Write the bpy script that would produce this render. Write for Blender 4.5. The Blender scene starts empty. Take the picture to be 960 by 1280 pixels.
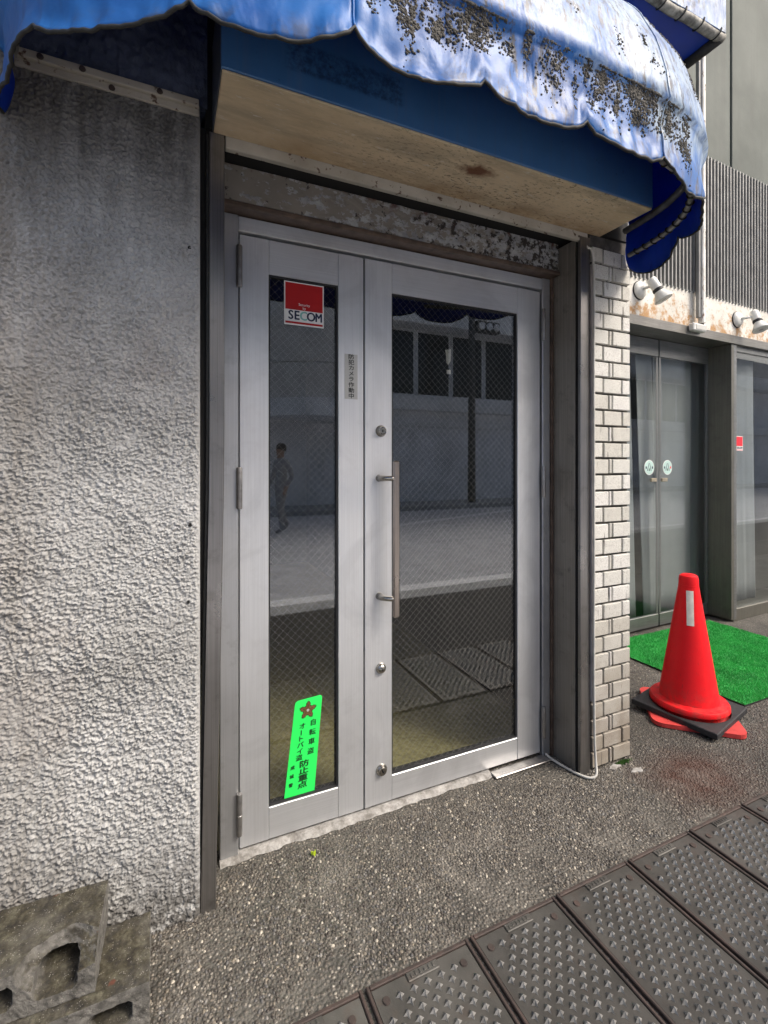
import bpy, bmesh, math, random
import numpy as np
from mathutils import Vector, Matrix, Euler

SC = bpy.context.scene
COL = SC.collection
R = math.radians
random.seed(7)
rng = np.random.default_rng(7)

# ------------------------------------------------------------------ camera
cam_d = bpy.data.cameras.new('camera')
cam = bpy.data.objects.new('camera', cam_d)
COL.objects.link(cam)
SC.camera = cam
cam_d.sensor_fit = 'HORIZONTAL'
cam_d.sensor_width = 36.0
cam_d.lens = 36.0 * 596.3 / 960.0
cam_d.shift_y = -60.6 / 960.0
cam_d.clip_start = 0.05
cam_d.clip_end = 500.0
cam.location = (0.0, -1.4631, 1.2926)
cam.rotation_euler = (R(90), 0, R(-24.377))

# ------------------------------------------------------------------ world, sun, exposure
SUN_EL, SUN_AZ = 47.0, 138.0          # azimuth clockwise from +Y: veiled sun high to the right, along the street
w = bpy.data.worlds.new('World')
SC.world = w
w.use_nodes = True
wn = w.node_tree.nodes
wl = w.node_tree.links
wn.clear()
sky = wn.new('ShaderNodeTexSky')
sky.sky_type = 'NISHITA'
sky.sun_disc = False
sky.sun_elevation = R(SUN_EL)
sky.sun_rotation = R(SUN_AZ)
sky.air_density = 1.0
sky.dust_density = 6.0
sky.ozone_density = 0.6
bg = wn.new('ShaderNodeBackground')
bg.inputs['Strength'].default_value = 0.15
wo = wn.new('ShaderNodeOutputWorld')
wl.new(sky.outputs[0], bg.inputs['Color'])
wl.new(bg.outputs[0], wo.inputs['Surface'])

sun_d = bpy.data.lights.new('sun', 'SUN')
sun_d.energy = 1.35
sun_d.angle = R(17)
sun_d.color = (1.0, 0.97, 0.92)
sun = bpy.data.objects.new('sun', sun_d)
COL.objects.link(sun)
sd = Vector((math.sin(R(SUN_AZ)) * math.cos(R(SUN_EL)), math.cos(R(SUN_AZ)) * math.cos(R(SUN_EL)), math.sin(R(SUN_EL))))
sun.rotation_euler = (-sd).to_track_quat('-Z', 'Y').to_euler()
sun.location = sd * 30

SC.view_settings.view_transform = 'Standard'
SC.view_settings.look = 'None'
SC.view_settings.gamma = 1.0
SC.view_settings.exposure = 0.78
SC.view_settings.use_curve_mapping = False
SC.render.engine = 'CYCLES'
SC.cycles.max_bounces = 7
SC.cycles.caustics_reflective = False
SC.cycles.caustics_refractive = False
SC.cycles.transparent_max_bounces = 12
SC.cycles.use_denoising = True

# ------------------------------------------------------------------ helpers: objects
def tag(o, label=None, cat=None, group=None, kind=None):
    if label: o['label'] = label
    if cat: o['category'] = cat
    if group: o['group'] = group
    if kind: o['kind'] = kind
    return o

def thing(name, label, cat, loc=(0, 0, 0), rz=0.0, group=None):
    o = bpy.data.objects.new(name, None)
    o.empty_display_size = 0.1
    COL.objects.link(o)
    o.location = loc
    o.rotation_euler = (0, 0, rz)
    return tag(o, label, cat, group)

def link(name, me, mat=None, parent=None):
    o = bpy.data.objects.new(name, me)
    COL.objects.link(o)
    if mat is not None and len(me.materials) == 0:
        me.materials.append(mat)
    if parent is not None:
        o.parent = parent
    return o

def pymesh(name, v, f, mat=None, parent=None, smooth=False):
    me = bpy.data.meshes.new(name)
    me.from_pydata([tuple(p) for p in v], [], [tuple(q) for q in f])
    me.update()
    if smooth:
        me.polygons.foreach_set('use_smooth', [True] * len(me.polygons))
    return link(name, me, mat, parent)

def npmesh(name, v, quads, mat=None, parent=None, smooth=True):
    """numpy verts (n,3) and faces (m,k)"""
    me = bpy.data.meshes.new(name)
    v = np.asarray(v, dtype=np.float32); quads = np.asarray(quads, dtype=np.int32)
    m, k = quads.shape
    me.vertices.add(len(v)); me.vertices.foreach_set('co', v.ravel())
    me.loops.add(m * k); me.loops.foreach_set('vertex_index', quads.ravel())
    me.polygons.add(m)
    me.polygons.foreach_set('loop_start', np.arange(0, m * k, k, dtype=np.int32))
    me.polygons.foreach_set('loop_total', np.full(m, k, dtype=np.int32))
    me.polygons.foreach_set('use_smooth', np.full(m, smooth, dtype=bool))
    me.update(calc_edges=True)
    me.validate()
    return link(name, me, mat, parent)

def grid_faces(nu, nv):
    i = np.arange(nu - 1)[:, None] * nv + np.arange(nv - 1)[None, :]
    i = i.ravel()
    return np.stack([i, i + nv, i + nv + 1, i + 1], 1)

def bm_obj(name, bm, mat=None, parent=None, smooth=False):
    me = bpy.data.meshes.new(name)
    bm.normal_update()
    bm.to_mesh(me); bm.free()
    if smooth:
        me.polygons.foreach_set('use_smooth', [True] * len(me.polygons))
    return link(name, me, mat, parent)

def bm_box(bm, x0, x1, y0, y1, z0, z1, bev=0.0, shear=None):
    r = bmesh.ops.create_cube(bm, size=1.0)
    vs = r['verts']
    for v in vs:
        v.co = Vector(((x0 + x1) / 2 + v.co.x * (x1 - x0), (y0 + y1) / 2 + v.co.y * (y1 - y0), (z0 + z1) / 2 + v.co.z * (z1 - z0)))
        if shear: v.co = shear(v.co)
    if bev > 0:
        es = set()
        for v in vs:
            for e in v.link_edges: es.add(e)
        bmesh.ops.bevel(bm, geom=list(es), offset=bev, segments=1, affect='EDGES')
    return bm

def box(name, x0, x1, y0, y1, z0, z1, mat, parent=None, bev=0.0015, shear=None):
    bm = bmesh.new()
    bm_box(bm, x0, x1, y0, y1, z0, z1, bev, shear)
    return bm_obj(name, bm, mat, parent)

def tube_geo(pts, r, n=8, cap=True):
    pts = [Vector(p) for p in pts]
    rs = r if isinstance(r, (list, tuple)) else [r] * len(pts)
    V, F = [], []
    up = Vector((0, 0, 1))
    prev = None
    for i, p in enumerate(pts):
        a = pts[max(0, i - 1)]; b = pts[min(len(pts) - 1, i + 1)]
        t = (b - a).normalized()
        if prev is None:
            q = up if abs(t.dot(up)) < 0.9 else Vector((1, 0, 0))
            s = t.cross(q).normalized()
        else:
            s = (prev - t * prev.dot(t)).normalized()
        prev = s
        u = t.cross(s)
        for k in range(n):
            an = 2 * math.pi * k / n
            V.append(p + (s * math.cos(an) + u * math.sin(an)) * rs[i])
    for i in range(len(pts) - 1):
        for k in range(n):
            k2 = (k + 1) % n
            F.append((i * n + k, i * n + k2, (i + 1) * n + k2, (i + 1) * n + k))
    if cap:
        F.append(tuple(range(n - 1, -1, -1)))
        F.append(tuple(range((len(pts) - 1) * n, len(pts) * n)))
    return V, F

def tube(name, pts, r, mat, parent=None, n=8, smooth=True):
    V, F = tube_geo(pts, r, n)
    o = pymesh(name, V, F, mat, parent, smooth)
    return o

def lathe(name, prof, mat, parent=None, n=32, M=None, smooth=True):
    """prof list of (r,z) around local z, M matrix"""
    V, F = [], []
    for (r, z) in prof:
        for k in range(n):
            a = 2 * math.pi * k / n
            p = Vector((r * math.cos(a), r * math.sin(a), z))
            V.append(M @ p if M else p)
    for i in range(len(prof) - 1):
        for k in range(n):
            k2 = (k + 1) % n
            F.append((i * n + k, i * n + k2, (i + 1) * n + k2, (i + 1) * n + k))
    if prof[0][0] > 1e-4: F.append(tuple(range(n - 1, -1, -1)))
    if prof[-1][0] > 1e-4: F.append(tuple(range((len(prof) - 1) * n, len(prof) * n)))
    o = pymesh(name, V, F, mat, parent, smooth)
    if smooth:
        bm = bmesh.new(); bm.from_mesh(o.data)
        bmesh.ops.remove_doubles(bm, verts=bm.verts, dist=1e-5)
        for e in bm.edges:
            if len(e.link_faces) == 2 and e.calc_face_angle(0) > R(38): e.smooth = False
        bm.to_mesh(o.data); bm.free()
    return o

def poly_plate(name, pts2, y, th, mat, parent=None, plane='xz', bev=0):
    """flat plate of outline pts2 in xz-plane, front at y, thickness th back"""
    bm = bmesh.new()
    if plane == 'xz':
        vs = [bm.verts.new((p[0], y, p[1])) for p in pts2]
    else:
        vs = [bm.verts.new((p[0], p[1], y)) for p in pts2]
    f = bm.faces.new(vs)
    r = bmesh.ops.extrude_face_region(bm, geom=[f])
    d = Vector((0, th, 0)) if plane == 'xz' else Vector((0, 0, -th))
    for g in r['geom']:
        if isinstance(g, bmesh.types.BMVert): g.co += d
    bmesh.ops.recalc_face_normals(bm, faces=bm.faces)
    return bm_obj(name, bm, mat, parent)

def text(name, body, size, mat, parent, x, y, z, bold=0.0, sx=1.0, sz=1.0, shear=0.0, rot=0.0, align='CENTER'):
    """flat lettering in the xz-plane facing -y, centred at x,z"""
    c = bpy.data.curves.new(name, 'FONT')
    c.body = body; c.size = size; c.align_x = align; c.align_y = 'CENTER'; c.resolution_u = 3
    c.fill_mode = 'FRONT'
    o = bpy.data.objects.new(name, c); COL.objects.link(o)
    bpy.context.view_layer.update()
    me = bpy.data.meshes.new_from_object(o.evaluated_get(bpy.context.evaluated_depsgraph_get()))
    bpy.data.objects.remove(o); bpy.data.curves.remove(c)
    co = np.zeros(len(me.vertices) * 3, dtype=np.float32); me.vertices.foreach_get('co', co); co = co.reshape(-1, 3)
    lx, lz = co[:, 0] * sx, co[:, 1] * sz
    if align == 'CENTER' and len(co):
        lx = lx - (lx.min() + lx.max()) / 2
    lx = lx + shear * lz
    cr, sr = math.cos(rot), math.sin(rot)
    out = np.stack([x + lx * cr - lz * sr, np.full_like(lx, y), z + lx * sr + lz * cr], 1).astype(np.float32)
    me.vertices.foreach_set('co', out.ravel()); me.materials.clear(); me.update()
    if bold > 0:
        bm = bmesh.new()
        for i, (ax, az) in enumerate(((0, 0), (-1, 0), (1, 0), (0, -1), (0, 1))):
            k = len(bm.verts); bm.from_mesh(me); bm.verts.ensure_lookup_table()
            for v in bm.verts[k:]: v.co += Vector((ax * bold, -2e-5 * i, az * bold * 0.7))
        bm.to_mesh(me); bm.free()
    return link(name, me, mat, parent)

def noise2(x, y, seed=0):
    """gradient noise, numpy arrays, about -1..1"""
    r2 = np.random.default_rng(seed)
    G = r2.uniform(0, 2 * np.pi, (256, 256))
    gx, gy = np.cos(G), np.sin(G)
    xi = np.floor(x).astype(int); yi = np.floor(y).astype(int)
    xf = x - xi; yf = y - yi
    def g(ix, iy, dx, dy):
        a = ix & 255; b = iy & 255
        return gx[a, b] * dx + gy[a, b] * dy
    u = xf ** 3 * (xf * (xf * 6 - 15) + 10); v = yf ** 3 * (yf * (yf * 6 - 15) + 10)
    n00 = g(xi, yi, xf, yf); n10 = g(xi + 1, yi, xf - 1, yf)
    n01 = g(xi, yi + 1, xf, yf - 1); n11 = g(xi + 1, yi + 1, xf - 1, yf - 1)
    return 1.5 * ((n00 * (1 - u) + n10 * u) * (1 - v) + (n01 * (1 - u) + n11 * u) * v)

def flakes(x, y, size, seed):
    """thrown-render flakes: irregular cells, each with a height of its own and a rounded top"""
    r2 = np.random.default_rng(seed)
    jx, jy, hh = r2.random((256, 256)), r2.random((256, 256)), r2.random((256, 256))
    u, v = x / size, y / (size * 0.8)
    ui, vi = np.floor(u).astype(int), np.floor(v).astype(int)
    best = np.full(x.shape, 9.0); val = np.zeros(x.shape)
    for dx in (-1, 0, 1):
        for dy in (-1, 0, 1):
            a, b = (ui + dx) & 255, (vi + dy) & 255
            d = (ui + dx + jx[a, b] - u) ** 2 + (vi + dy + jy[a, b] - v) ** 2
            k = d < best
            best = np.where(k, d, best); val = np.where(k, hh[a, b], val)
    return val ** 1.4 * (1 - 0.75 * np.clip(best, 0, 1))

def catmull(P, n):
    P = [np.array(p, float) for p in P]
    P = [2 * P[0] - P[1]] + P + [2 * P[-1] - P[-2]]
    out = []
    for i in range(1, len(P) - 2):
        for k in range(n):
            t = k / n
            a, b, c, d = P[i - 1], P[i], P[i + 1], P[i + 2]
            out.append(0.5 * ((2 * b) + (c - a) * t + (2 * a - 5 * b + 4 * c - d) * t * t + (3 * b - a - 3 * c + d) * t ** 3))
    out.append(P[-2])
    return out

# ------------------------------------------------------------------ helpers: materials
class N:
    """tiny node-graph builder; P = world-space position (all surfaces stand still)"""
    def __init__(s, name):
        s.m = bpy.data.materials.new(name); s.m.use_nodes = True
        s.t = s.m.node_tree; s.t.nodes.clear()
        s.out = s.t.nodes.new('ShaderNodeOutputMaterial')
        s.b = s.t.nodes.new('ShaderNodeBsdfPrincipled')
        s.t.links.new(s.b.outputs[0], s.out.inputs[0])
        g = s.t.nodes.new('ShaderNodeNewGeometry'); s.P = g.outputs['Position']; s.Nn = g.outputs['Normal']
        tc = s.t.nodes.new('ShaderNodeTexCoord'); s.O = tc.outputs['Object']
    def n(s, t, **kw):
        nd = s.t.nodes.new(t)
        for k, v in kw.items(): setattr(nd, k, v)
        return nd
    def L(s, a, b): s.t.links.new(a, b)
    def put(s, sock, v):
        if hasattr(v, 'is_linked') or hasattr(v, 'links'): s.L(v, sock)
        elif v is not None:
            if isinstance(v, tuple) and len(v) == 3 and sock.type == 'RGBA': v = (*v, 1.0)
            sock.default_value = v
    def vec(s, src, scale):
        m = s.n('ShaderNodeMapping'); s.L(src, m.inputs['Vector']); m.inputs['Scale'].default_value = scale
        return m.outputs[0]
    def noise(s, scale, src=None, detail=4.0, rough=0.55, dist=0.0, aniso=None):
        nd = s.n('ShaderNodeTexNoise')
        v = src or s.P
        if aniso: v = s.vec(v, aniso)
        s.L(v, nd.inputs['Vector'])
        nd.inputs['Scale'].default_value = scale; nd.inputs['Detail'].default_value = detail
        nd.inputs['Roughness'].default_value = rough; nd.inputs['Distortion'].default_value = dist
        return nd.outputs['Fac']
    def voro(s, scale, src=None, feature='F1', out='Distance', rnd=1.0):
        nd = s.n('ShaderNodeTexVoronoi', feature=feature)
        s.L(src or s.P, nd.inputs['Vector']); nd.inputs['Scale'].default_value = scale
        nd.inputs['Randomness'].default_value = rnd
        return nd.outputs[out]
    def ramp(s, fac, *stops):
        nd = s.n('ShaderNodeValToRGB'); s.L(fac, nd.inputs[0])
        e = nd.color_ramp.elements
        while len(e) < len(stops): e.new(0.5)
        for i, (p, c) in enumerate(stops):
            e[i].position = p
            e[i].color = (c, c, c, 1) if not isinstance(c, tuple) else (*c, 1)
        return nd.outputs[0]
    def mrange(s, v, a, b, c=0.0, d=1.0):
        nd = s.n('ShaderNodeMapRange'); s.L(v, nd.inputs[0])
        nd.inputs[1].default_value = a; nd.inputs[2].default_value = b; nd.inputs[3].default_value = c; nd.inputs[4].default_value = d
        return nd.outputs[0]
    def mix(s, f, a, b, mode='MIX'):
        nd = s.n('ShaderNodeMix', data_type='RGBA', blend_type=mode)
        s.put(nd.inputs[0], f); s.put(nd.inputs[6], a); s.put(nd.inputs[7], b)
        return nd.outputs[2]
    def math(s, op, a, b=None):
        nd = s.n('ShaderNodeMath', operation=op); s.put(nd.inputs[0], a)
        if b is not None: s.put(nd.inputs[1], b)
        return nd.outputs[0]
    def xyz(s, src=None):
        nd = s.n('ShaderNodeSeparateXYZ'); s.L(src or s.P, nd.inputs[0]); return nd.outputs
    def bump(s, h, strength=0.3, dist=0.002, prev=None):
        nd = s.n('ShaderNodeBump'); s.L(h, nd.inputs['Height'])
        nd.inputs['Strength'].default_value = strength; nd.inputs['Distance'].default_value = dist
        if prev: s.L(prev, nd.inputs['Normal'])
        s.L(nd.outputs[0], s.b.inputs['Normal']); return nd.outputs[0]
    def set(s, col=None, rough=None, metal=None, **kw):
        s.put(s.b.inputs['Base Color'], col); s.put(s.b.inputs['Roughness'], rough); s.put(s.b.inputs['Metallic'], metal)
        for k, v in kw.items(): s.put(s.b.inputs[k], v)
        return s.m

def simple(name, col, rough=0.5, metal=0.0, var=0.15, scale=8.0, bump=0.0, bscale=200.0, spec=None):
    g = N(name)
    f = g.noise(scale, detail=5)
    dark = tuple(c * (1 - var) for c in col); lite = tuple(min(1, c * (1 + var)) for c in col)
    c = g.ramp(f, (0.3, dark), (0.7, lite))
    if bump: g.bump(g.noise(bscale, detail=3), bump, 0.001)
    m = g.set(c, rough, metal)
    if spec is not None: g.b.inputs['Specular IOR Level'].default_value = spec
    return m

def brushed(name, col, rough=0.38, aniso=(300, 300, 3), metal=0.85, var=0.12, dirt=0.25, dirtcol=(0.12, 0.11, 0.10)):
    g = N(name)
    st = g.noise(1.0, aniso=aniso, detail=3)
    cl = g.noise(5.0, detail=5)
    c = g.ramp(st, (0.3, tuple(x * (1 - var) for x in col)), (0.7, tuple(min(1, x * (1 + var)) for x in col)))
    sp = g.ramp(g.noise(14, detail=6, rough=0.7), (0.55, 0.0), (0.75, 1.0))
    c = g.mix(g.math('MULTIPLY', sp, dirt), c, dirtcol)
    wm_ = g.ramp(g.noise(3.2, detail=6, rough=0.6, dist=1.5), (0.50, 0.0), (0.62, 1.0))
    c = g.mix(g.math('MULTIPLY', wm_, 0.22), c, tuple(x * 0.62 for x in col))
    r = g.mrange(cl, 0.25, 0.75, rough - 0.07, rough + 0.12)
    g.bump(st, 0.06, 0.0005)
    return g.set(c, r, metal)

M = {}
def build_materials():
    # stucco: grey-white paint on sprayed render, mould streaks under the bracket strip, splash dirt at the foot
    g = N('stucco_paint')
    x, y, z = g.xyz()
    c = g.ramp(g.noise(1.9, detail=6), (0.28, (0.27, 0.268, 0.255)), (0.64, (0.52, 0.525, 0.52)))
    c = g.mix(g.math('MULTIPLY', g.ramp(g.noise(120, detail=4), (0.52, 0.0), (0.68, 1.0)), 0.35), c, (0.17, 0.155, 0.135))
    streak = g.ramp(g.noise(1.0, aniso=(26, 26, 1.6), detail=5), (0.30, 0.0), (0.56, 1.0))
    below = g.math('MULTIPLY', g.mrange(z, 1.80, 2.24), g.ramp(g.noise(6, detail=4), (0.25, 0.35), (0.6, 1.0)))
    c = g.mix(g.math('MULTIPLY', g.math('MULTIPLY', streak, below), 0.9), c, (0.06, 0.057, 0.052))
    blot = g.math('MULTIPLY', g.mrange(z, 1.95, 2.25), g.ramp(g.noise(9, detail=6), (0.28, 0.0), (0.55, 1.0)))
    c = g.mix(g.math('MULTIPLY', blot, 0.65), c, (0.075, 0.072, 0.066))
    rust = g.math('MULTIPLY', g.ramp(g.noise(1.0, aniso=(60, 60, 0.9), detail=2), (0.70, 0.0), (0.76, 1.0)), g.mrange(z, 1.9, 2.3))
    c = g.mix(g.math('MULTIPLY', rust, 0.8), c, (0.10, 0.03, 0.015))
    pink = g.ramp(g.noise(2.2, detail=5, dist=0.6), (0.56, 0.0), (0.70, 1.0))
    c = g.mix(g.math('MULTIPLY', pink, 0.35), c, (0.26, 0.22, 0.19))
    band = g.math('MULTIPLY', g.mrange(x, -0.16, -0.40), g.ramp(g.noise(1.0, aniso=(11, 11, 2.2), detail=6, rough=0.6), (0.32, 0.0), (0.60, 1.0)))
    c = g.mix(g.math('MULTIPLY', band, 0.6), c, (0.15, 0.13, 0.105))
    foot = g.math('MULTIPLY', g.mrange(z, 0.34, 0.0), g.ramp(g.noise(40, detail=5), (0.36, 0.0), (0.54, 1.0)))
    c = g.mix(g.math('MULTIPLY', foot, 0.9), c, (0.06, 0.055, 0.048))
    g.bump(g.noise(420, detail=5, rough=0.65), 0.45, 0.0018)
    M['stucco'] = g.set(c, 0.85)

    g = N('blue_lit_stucco')  # blue light through the awning, put into the wall colour
    c = g.ramp(g.noise(7, detail=6), (0.3, (0.035, 0.048, 0.080)), (0.7, (0.12, 0.15, 0.23)))
    g.bump(g.noise(140, detail=5), 0.8, 0.004)
    M['blue_lit_wall'] = g.set(c, 0.7)

    M['alu'] = brushed('anodised_aluminium', (0.70, 0.715, 0.73), 0.42, (260, 260, 3), 0.7, 0.05, 0.12, (0.35, 0.34, 0.33))
    M['alu_h'] = brushed('anodised_aluminium_rail', (0.70, 0.715, 0.73), 0.42, (3, 260, 260), 0.7, 0.05, 0.14, (0.35, 0.34, 0.33))
    M['alu_frame'] = brushed('aluminium_frame', (0.50, 0.51, 0.52), 0.40, (260, 260, 3), 0.8, 0.06, 0.3)
    M['steel_brown'] = brushed('stained_steel', (0.27, 0.245, 0.21), 0.42, (200, 200, 2), 0.45, 0.22, 0.55, (0.05, 0.042, 0.035))
    M['steel_strip'] = brushed('steel_strip', (0.27, 0.26, 0.25), 0.30, (240, 240, 2), 0.85, 0.18, 0.4, (0.07, 0.06, 0.05))
    M['bronze'] = brushed('bronze_tube', (0.36, 0.31, 0.27), 0.28, (300, 300, 4), 0.95, 0.1, 0.1)
    M['chrome'] = simple('worn_nickel', (0.38, 0.36, 0.32), 0.24, 1.0, 0.2, 60)
    M['hinge'] = simple('hinge_steel', (0.32, 0.31, 0.30), 0.4, 0.85, 0.25, 30)
    M['black'] = simple('black_gap', (0.008, 0.008, 0.008), 0.9)
    M['rubber'] = simple('black_rubber', (0.022, 0.022, 0.024), 0.62, 0, 0.4, 30, 0.25, 300)
    M['concrete_sill'] = None
    g = N('sill_mortar')
    c = g.ramp(g.noise(26, detail=8, rough=0.7), (0.35, (0.16, 0.15, 0.135)), (0.66, (0.46, 0.45, 0.43)))
    g.bump(g.noise(90, detail=6), 0.7, 0.004)
    M['concrete_sill'] = g.set(c, 0.9)

    # soffit: cream paint, peeling flecks, rust bloom
    g = N('soffit_paint')
    x, y, z = g.xyz()
    c = g.ramp(g.noise(4, detail=6), (0.3, (0.58, 0.46, 0.29)), (0.7, (0.74, 0.62, 0.43)))
    fl = g.ramp(g.noise(1.0, aniso=(45, 110, 60), detail=6, rough=0.7), (0.55, 0.0), (0.585, 1.0))
    reg = g.ramp(g.noise(2.3, detail=3), (0.40, 0.0), (0.58, 1.0))
    edge = g.mrange(x, 0.3, 0.9)
    c = g.mix(g.math('MULTIPLY', g.math('MULTIPLY', fl, reg), edge), c, (0.10, 0.08, 0.055))
    c = g.mix(g.math('MULTIPLY', g.ramp(g.noise(1.0, aniso=(3, 16, 3), detail=7, rough=0.65), (0.48, 0.0), (0.66, 1.0)), 0.55), c, (0.27, 0.225, 0.16))
    c = g.mix(g.math('MULTIPLY', g.ramp(g.noise(1.0, aniso=(20, 60, 20), detail=7, rough=0.7), (0.60, 0.0), (0.64, 1.0)), 0.7), c, (0.70, 0.66, 0.58))
    d = g.n('ShaderNodeVectorMath', operation='DISTANCE'); g.L(g.vec(g.P, (1.0, 2.2, 1.0)), d.inputs[0]); d.inputs[1].default_value = (0.93, -0.36, 2.257)
    ru = g.ramp(g.math('ADD', d.outputs['Value'], g.math('MULTIPLY', g.noise(22, detail=6), 0.14)), (0.10, 1.0), (0.15, 0.0))
    c = g.mix(g.math('MULTIPLY', ru, 0.95), c, (0.13, 0.04, 0.012))
    brown = g.math('MULTIPLY', g.mrange(y, -0.10, -0.005), g.ramp(g.noise(9, detail=5), (0.35, 0.2), (0.65, 1.0)))
    c = g.mix(g.math('MULTIPLY', brown, 0.75), c, (0.26, 0.14, 0.055))
    g.bump(g.math('SUBTRACT', g.noise(60, detail=5), g.math('MULTIPLY', fl, 0.6)), 0.3, 0.0015)
    M['soffit'] = g.set(c, 0.6)

    # blue painted fascia with the ghost of removed lettering
    g = N('fascia_paint')
    x, y, z = g.xyz()
    c = g.ramp(g.noise(3, detail=6), (0.3, (0.040, 0.135, 0.31)), (0.7, (0.08, 0.215, 0.45)))
    st = g.ramp(g.noise(1.0, aniso=(70, 70, 2.5), detail=3), (0.50, 0.0), (0.75, 1.0))
    c = g.mix(g.math('MULTIPLY', st, 0.45), c, (0.10, 0.17, 0.30))
    inx = g.math('MULTIPLY', g.mrange(x, 0.27, 0.29), g.mrange(x, 0.62, 0.60))
    inz = g.math('MULTIPLY', g.mrange(z, 2.305, 2.315), g.mrange(z, 2.392, 2.382))
    gh = g.math('MULTIPLY', g.math('MULTIPLY', inx, inz), g.ramp(g.noise(60, detail=6, rough=0.75), (0.38, 0.0), (0.60, 1.0)))
    c = g.mix(g.math('MULTIPLY', gh, 0.75), c, (0.012, 0.03, 0.07))
    sp = g.ramp(g.noise(55, detail=6, rough=0.7), (0.67, 0.0), (0.70, 1.0))
    c = g.mix(sp, c, (0.012, 0.015, 0.02))
    M['fascia'] = g.set(c, 0.35)

    # lintel: grey paint flaking off in patches with rust edges
    g = N('peeling_lintel')
    x, y, z = g.xyz()
    pn = g.noise(24, detail=9, rough=0.66, aniso=(1.0, 1.0, 1.5))
    peel = g.math('ADD', pn, g.mrange(x, 0.2, 1.5, -0.05, 0.07))
    c = g.ramp(g.noise(5, detail=5), (0.3, (0.16, 0.14, 0.115)), (0.7, (0.25, 0.225, 0.19)))
    c2 = g.ramp(g.noise(30, detail=5), (0.35, (0.24, 0.24, 0.24)), (0.65, (0.42, 0.42, 0.41)))
    c = g.mix(g.ramp(peel, (0.50, 0.0), (0.52, 1.0)), c, c2)
    dk = g.ramp(g.math('ADD', g.noise(26, detail=8, rough=0.7), g.mrange(x, 0.2, 1.5, -0.09, 0.035)), (0.535, 0.0), (0.56, 1.0))
    c = g.mix(dk, c, (0.035, 0.028, 0.024))
    rs = g.math('MULTIPLY', g.ramp(g.noise(18, detail=5), (0.58, 0.0), (0.66, 1.0)), g.mrange(z, 2.19, 2.25))
    c = g.mix(rs, c, (0.09, 0.03, 0.02))
    g.bump(g.math('SUBTRACT', g.ramp(peel, (0.52, 0.0), (0.56, 1.0)), g.math('MULTIPLY', dk, 0.8)), 0.7, 0.002)
    M['lintel'] = g.set(c, 0.65)
    M['lintel_brown'] = simple('lintel_brown', (0.10, 0.068, 0.05), 0.55, 0.1, 0.4, 30)
    M['cream_metal'] = None
    g = N('cream_strip')
    c = g.ramp(g.noise(6, detail=6), (0.3, (0.34, 0.31, 0.25)), (0.7, (0.52, 0.49, 0.42)))
    c = g.mix(g.ramp(g.noise(45, detail=6), (0.60, 0.0), (0.66, 1.0)), c, (0.09, 0.05, 0.03))
    M['cream_metal'] = g.set(c, 0.55)

    # awning vinyl: blue, chalked pale, sky sheen painted in towards the right, grime runs
    g = N('awning_vinyl')
    x, y, z = g.xyz()
    blue = g.ramp(g.noise(5, detail=5), (0.3, (0.005, 0.075, 0.29)), (0.7, (0.016, 0.15, 0.46)))
    fade_sheen = g.math('ADD', g.mrange(x, 0.04, 1.4, -0.30, 0.24), g.math('ADD', g.mrange(z, 2.22, 2.36, 0.0, 0.14), g.math('MULTIPLY', g.math('SUBTRACT', g.noise(4.5, detail=7, rough=0.62), 0.5), 1.1)))
    fine = g.math('MULTIPLY', g.math('SUBTRACT', g.noise(1.0, aniso=(40, 40, 9), detail=6, rough=0.7), 0.5), 0.8)
    fade_sheen = g.math('ADD', fade_sheen, g.mrange(z, 2.10, 2.24, -0.32, 0.0))
    fm = g.ramp(g.math('ADD', fade_sheen, fine), (0.10, 0.0), (0.42, 1.0))
    c = g.mix(g.math('MULTIPLY', fm, 0.85), blue, (0.42, 0.52, 0.60))
    gr = g.ramp(g.noise(1.0, aniso=(55, 55, 14), detail=8, rough=0.72), (0.50, 0.0), (0.60, 1.0))
    reg = g.math('MULTIPLY', g.mrange(x, 0.28, 0.56), g.ramp(g.noise(3.5, detail=3), (0.38, 0.0), (0.54, 1.0)))
    c = g.mix(g.math('MULTIPLY', g.math('MULTIPLY', gr, reg), 0.9), c, (0.035, 0.035, 0.033))
    ed = g.math('MULTIPLY', g.ramp(g.noise(20, detail=7, rough=0.7), (0.50, 0.0), (0.64, 1.0)), g.mrange(z, 2.185, 2.115))
    c = g.mix(g.math('MULTIPLY', ed, 0.65), c, (0.05, 0.042, 0.03))
    g.bump(g.noise(1.0, aniso=(9, 9, 4.5), detail=3, rough=0.5, dist=0.7), 0.45, 0.022, g.bump(g.noise(90, detail=4), 0.2, 0.002))
    g.set(c, 0.42)
    g.b.inputs['Specular IOR Level'].default_value = 0.38
    tr = g.n('ShaderNodeBsdfTranslucent'); tr.inputs['Color'].default_value = (0.004, 0.035, 0.75, 1)
    ms = g.n('ShaderNodeMixShader'); ms.inputs[0].default_value = 0.14
    g.L(g.b.outputs[0], ms.inputs[1]); g.L(tr.outputs[0], ms.inputs[2]); g.L(ms.outputs[0], g.out.inputs[0])
    M['vinyl'] = g.m
    g = N('awning_lining')
    c = g.ramp(g.noise(5, detail=4), (0.3, (0.010, 0.06, 0.38)), (0.7, (0.02, 0.10, 0.55)))
    g.set(c, 0.45)
    tr = g.n('ShaderNodeBsdfTranslucent'); tr.inputs['Color'].default_value = (0.012, 0.09, 0.95, 1)
    ms = g.n('ShaderNodeMixShader'); ms.inputs[0].default_value = 0.55
    g.L(g.b.outputs[0], ms.inputs[1]); g.L(tr.outputs[0], ms.inputs[2]); g.L(ms.outputs[0], g.out.inputs[0])
    M['lining'] = g.m
    M['binding'] = simple('black_binding', (0.018, 0.018, 0.016), 0.7, 0, 0.5, 60)
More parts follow.
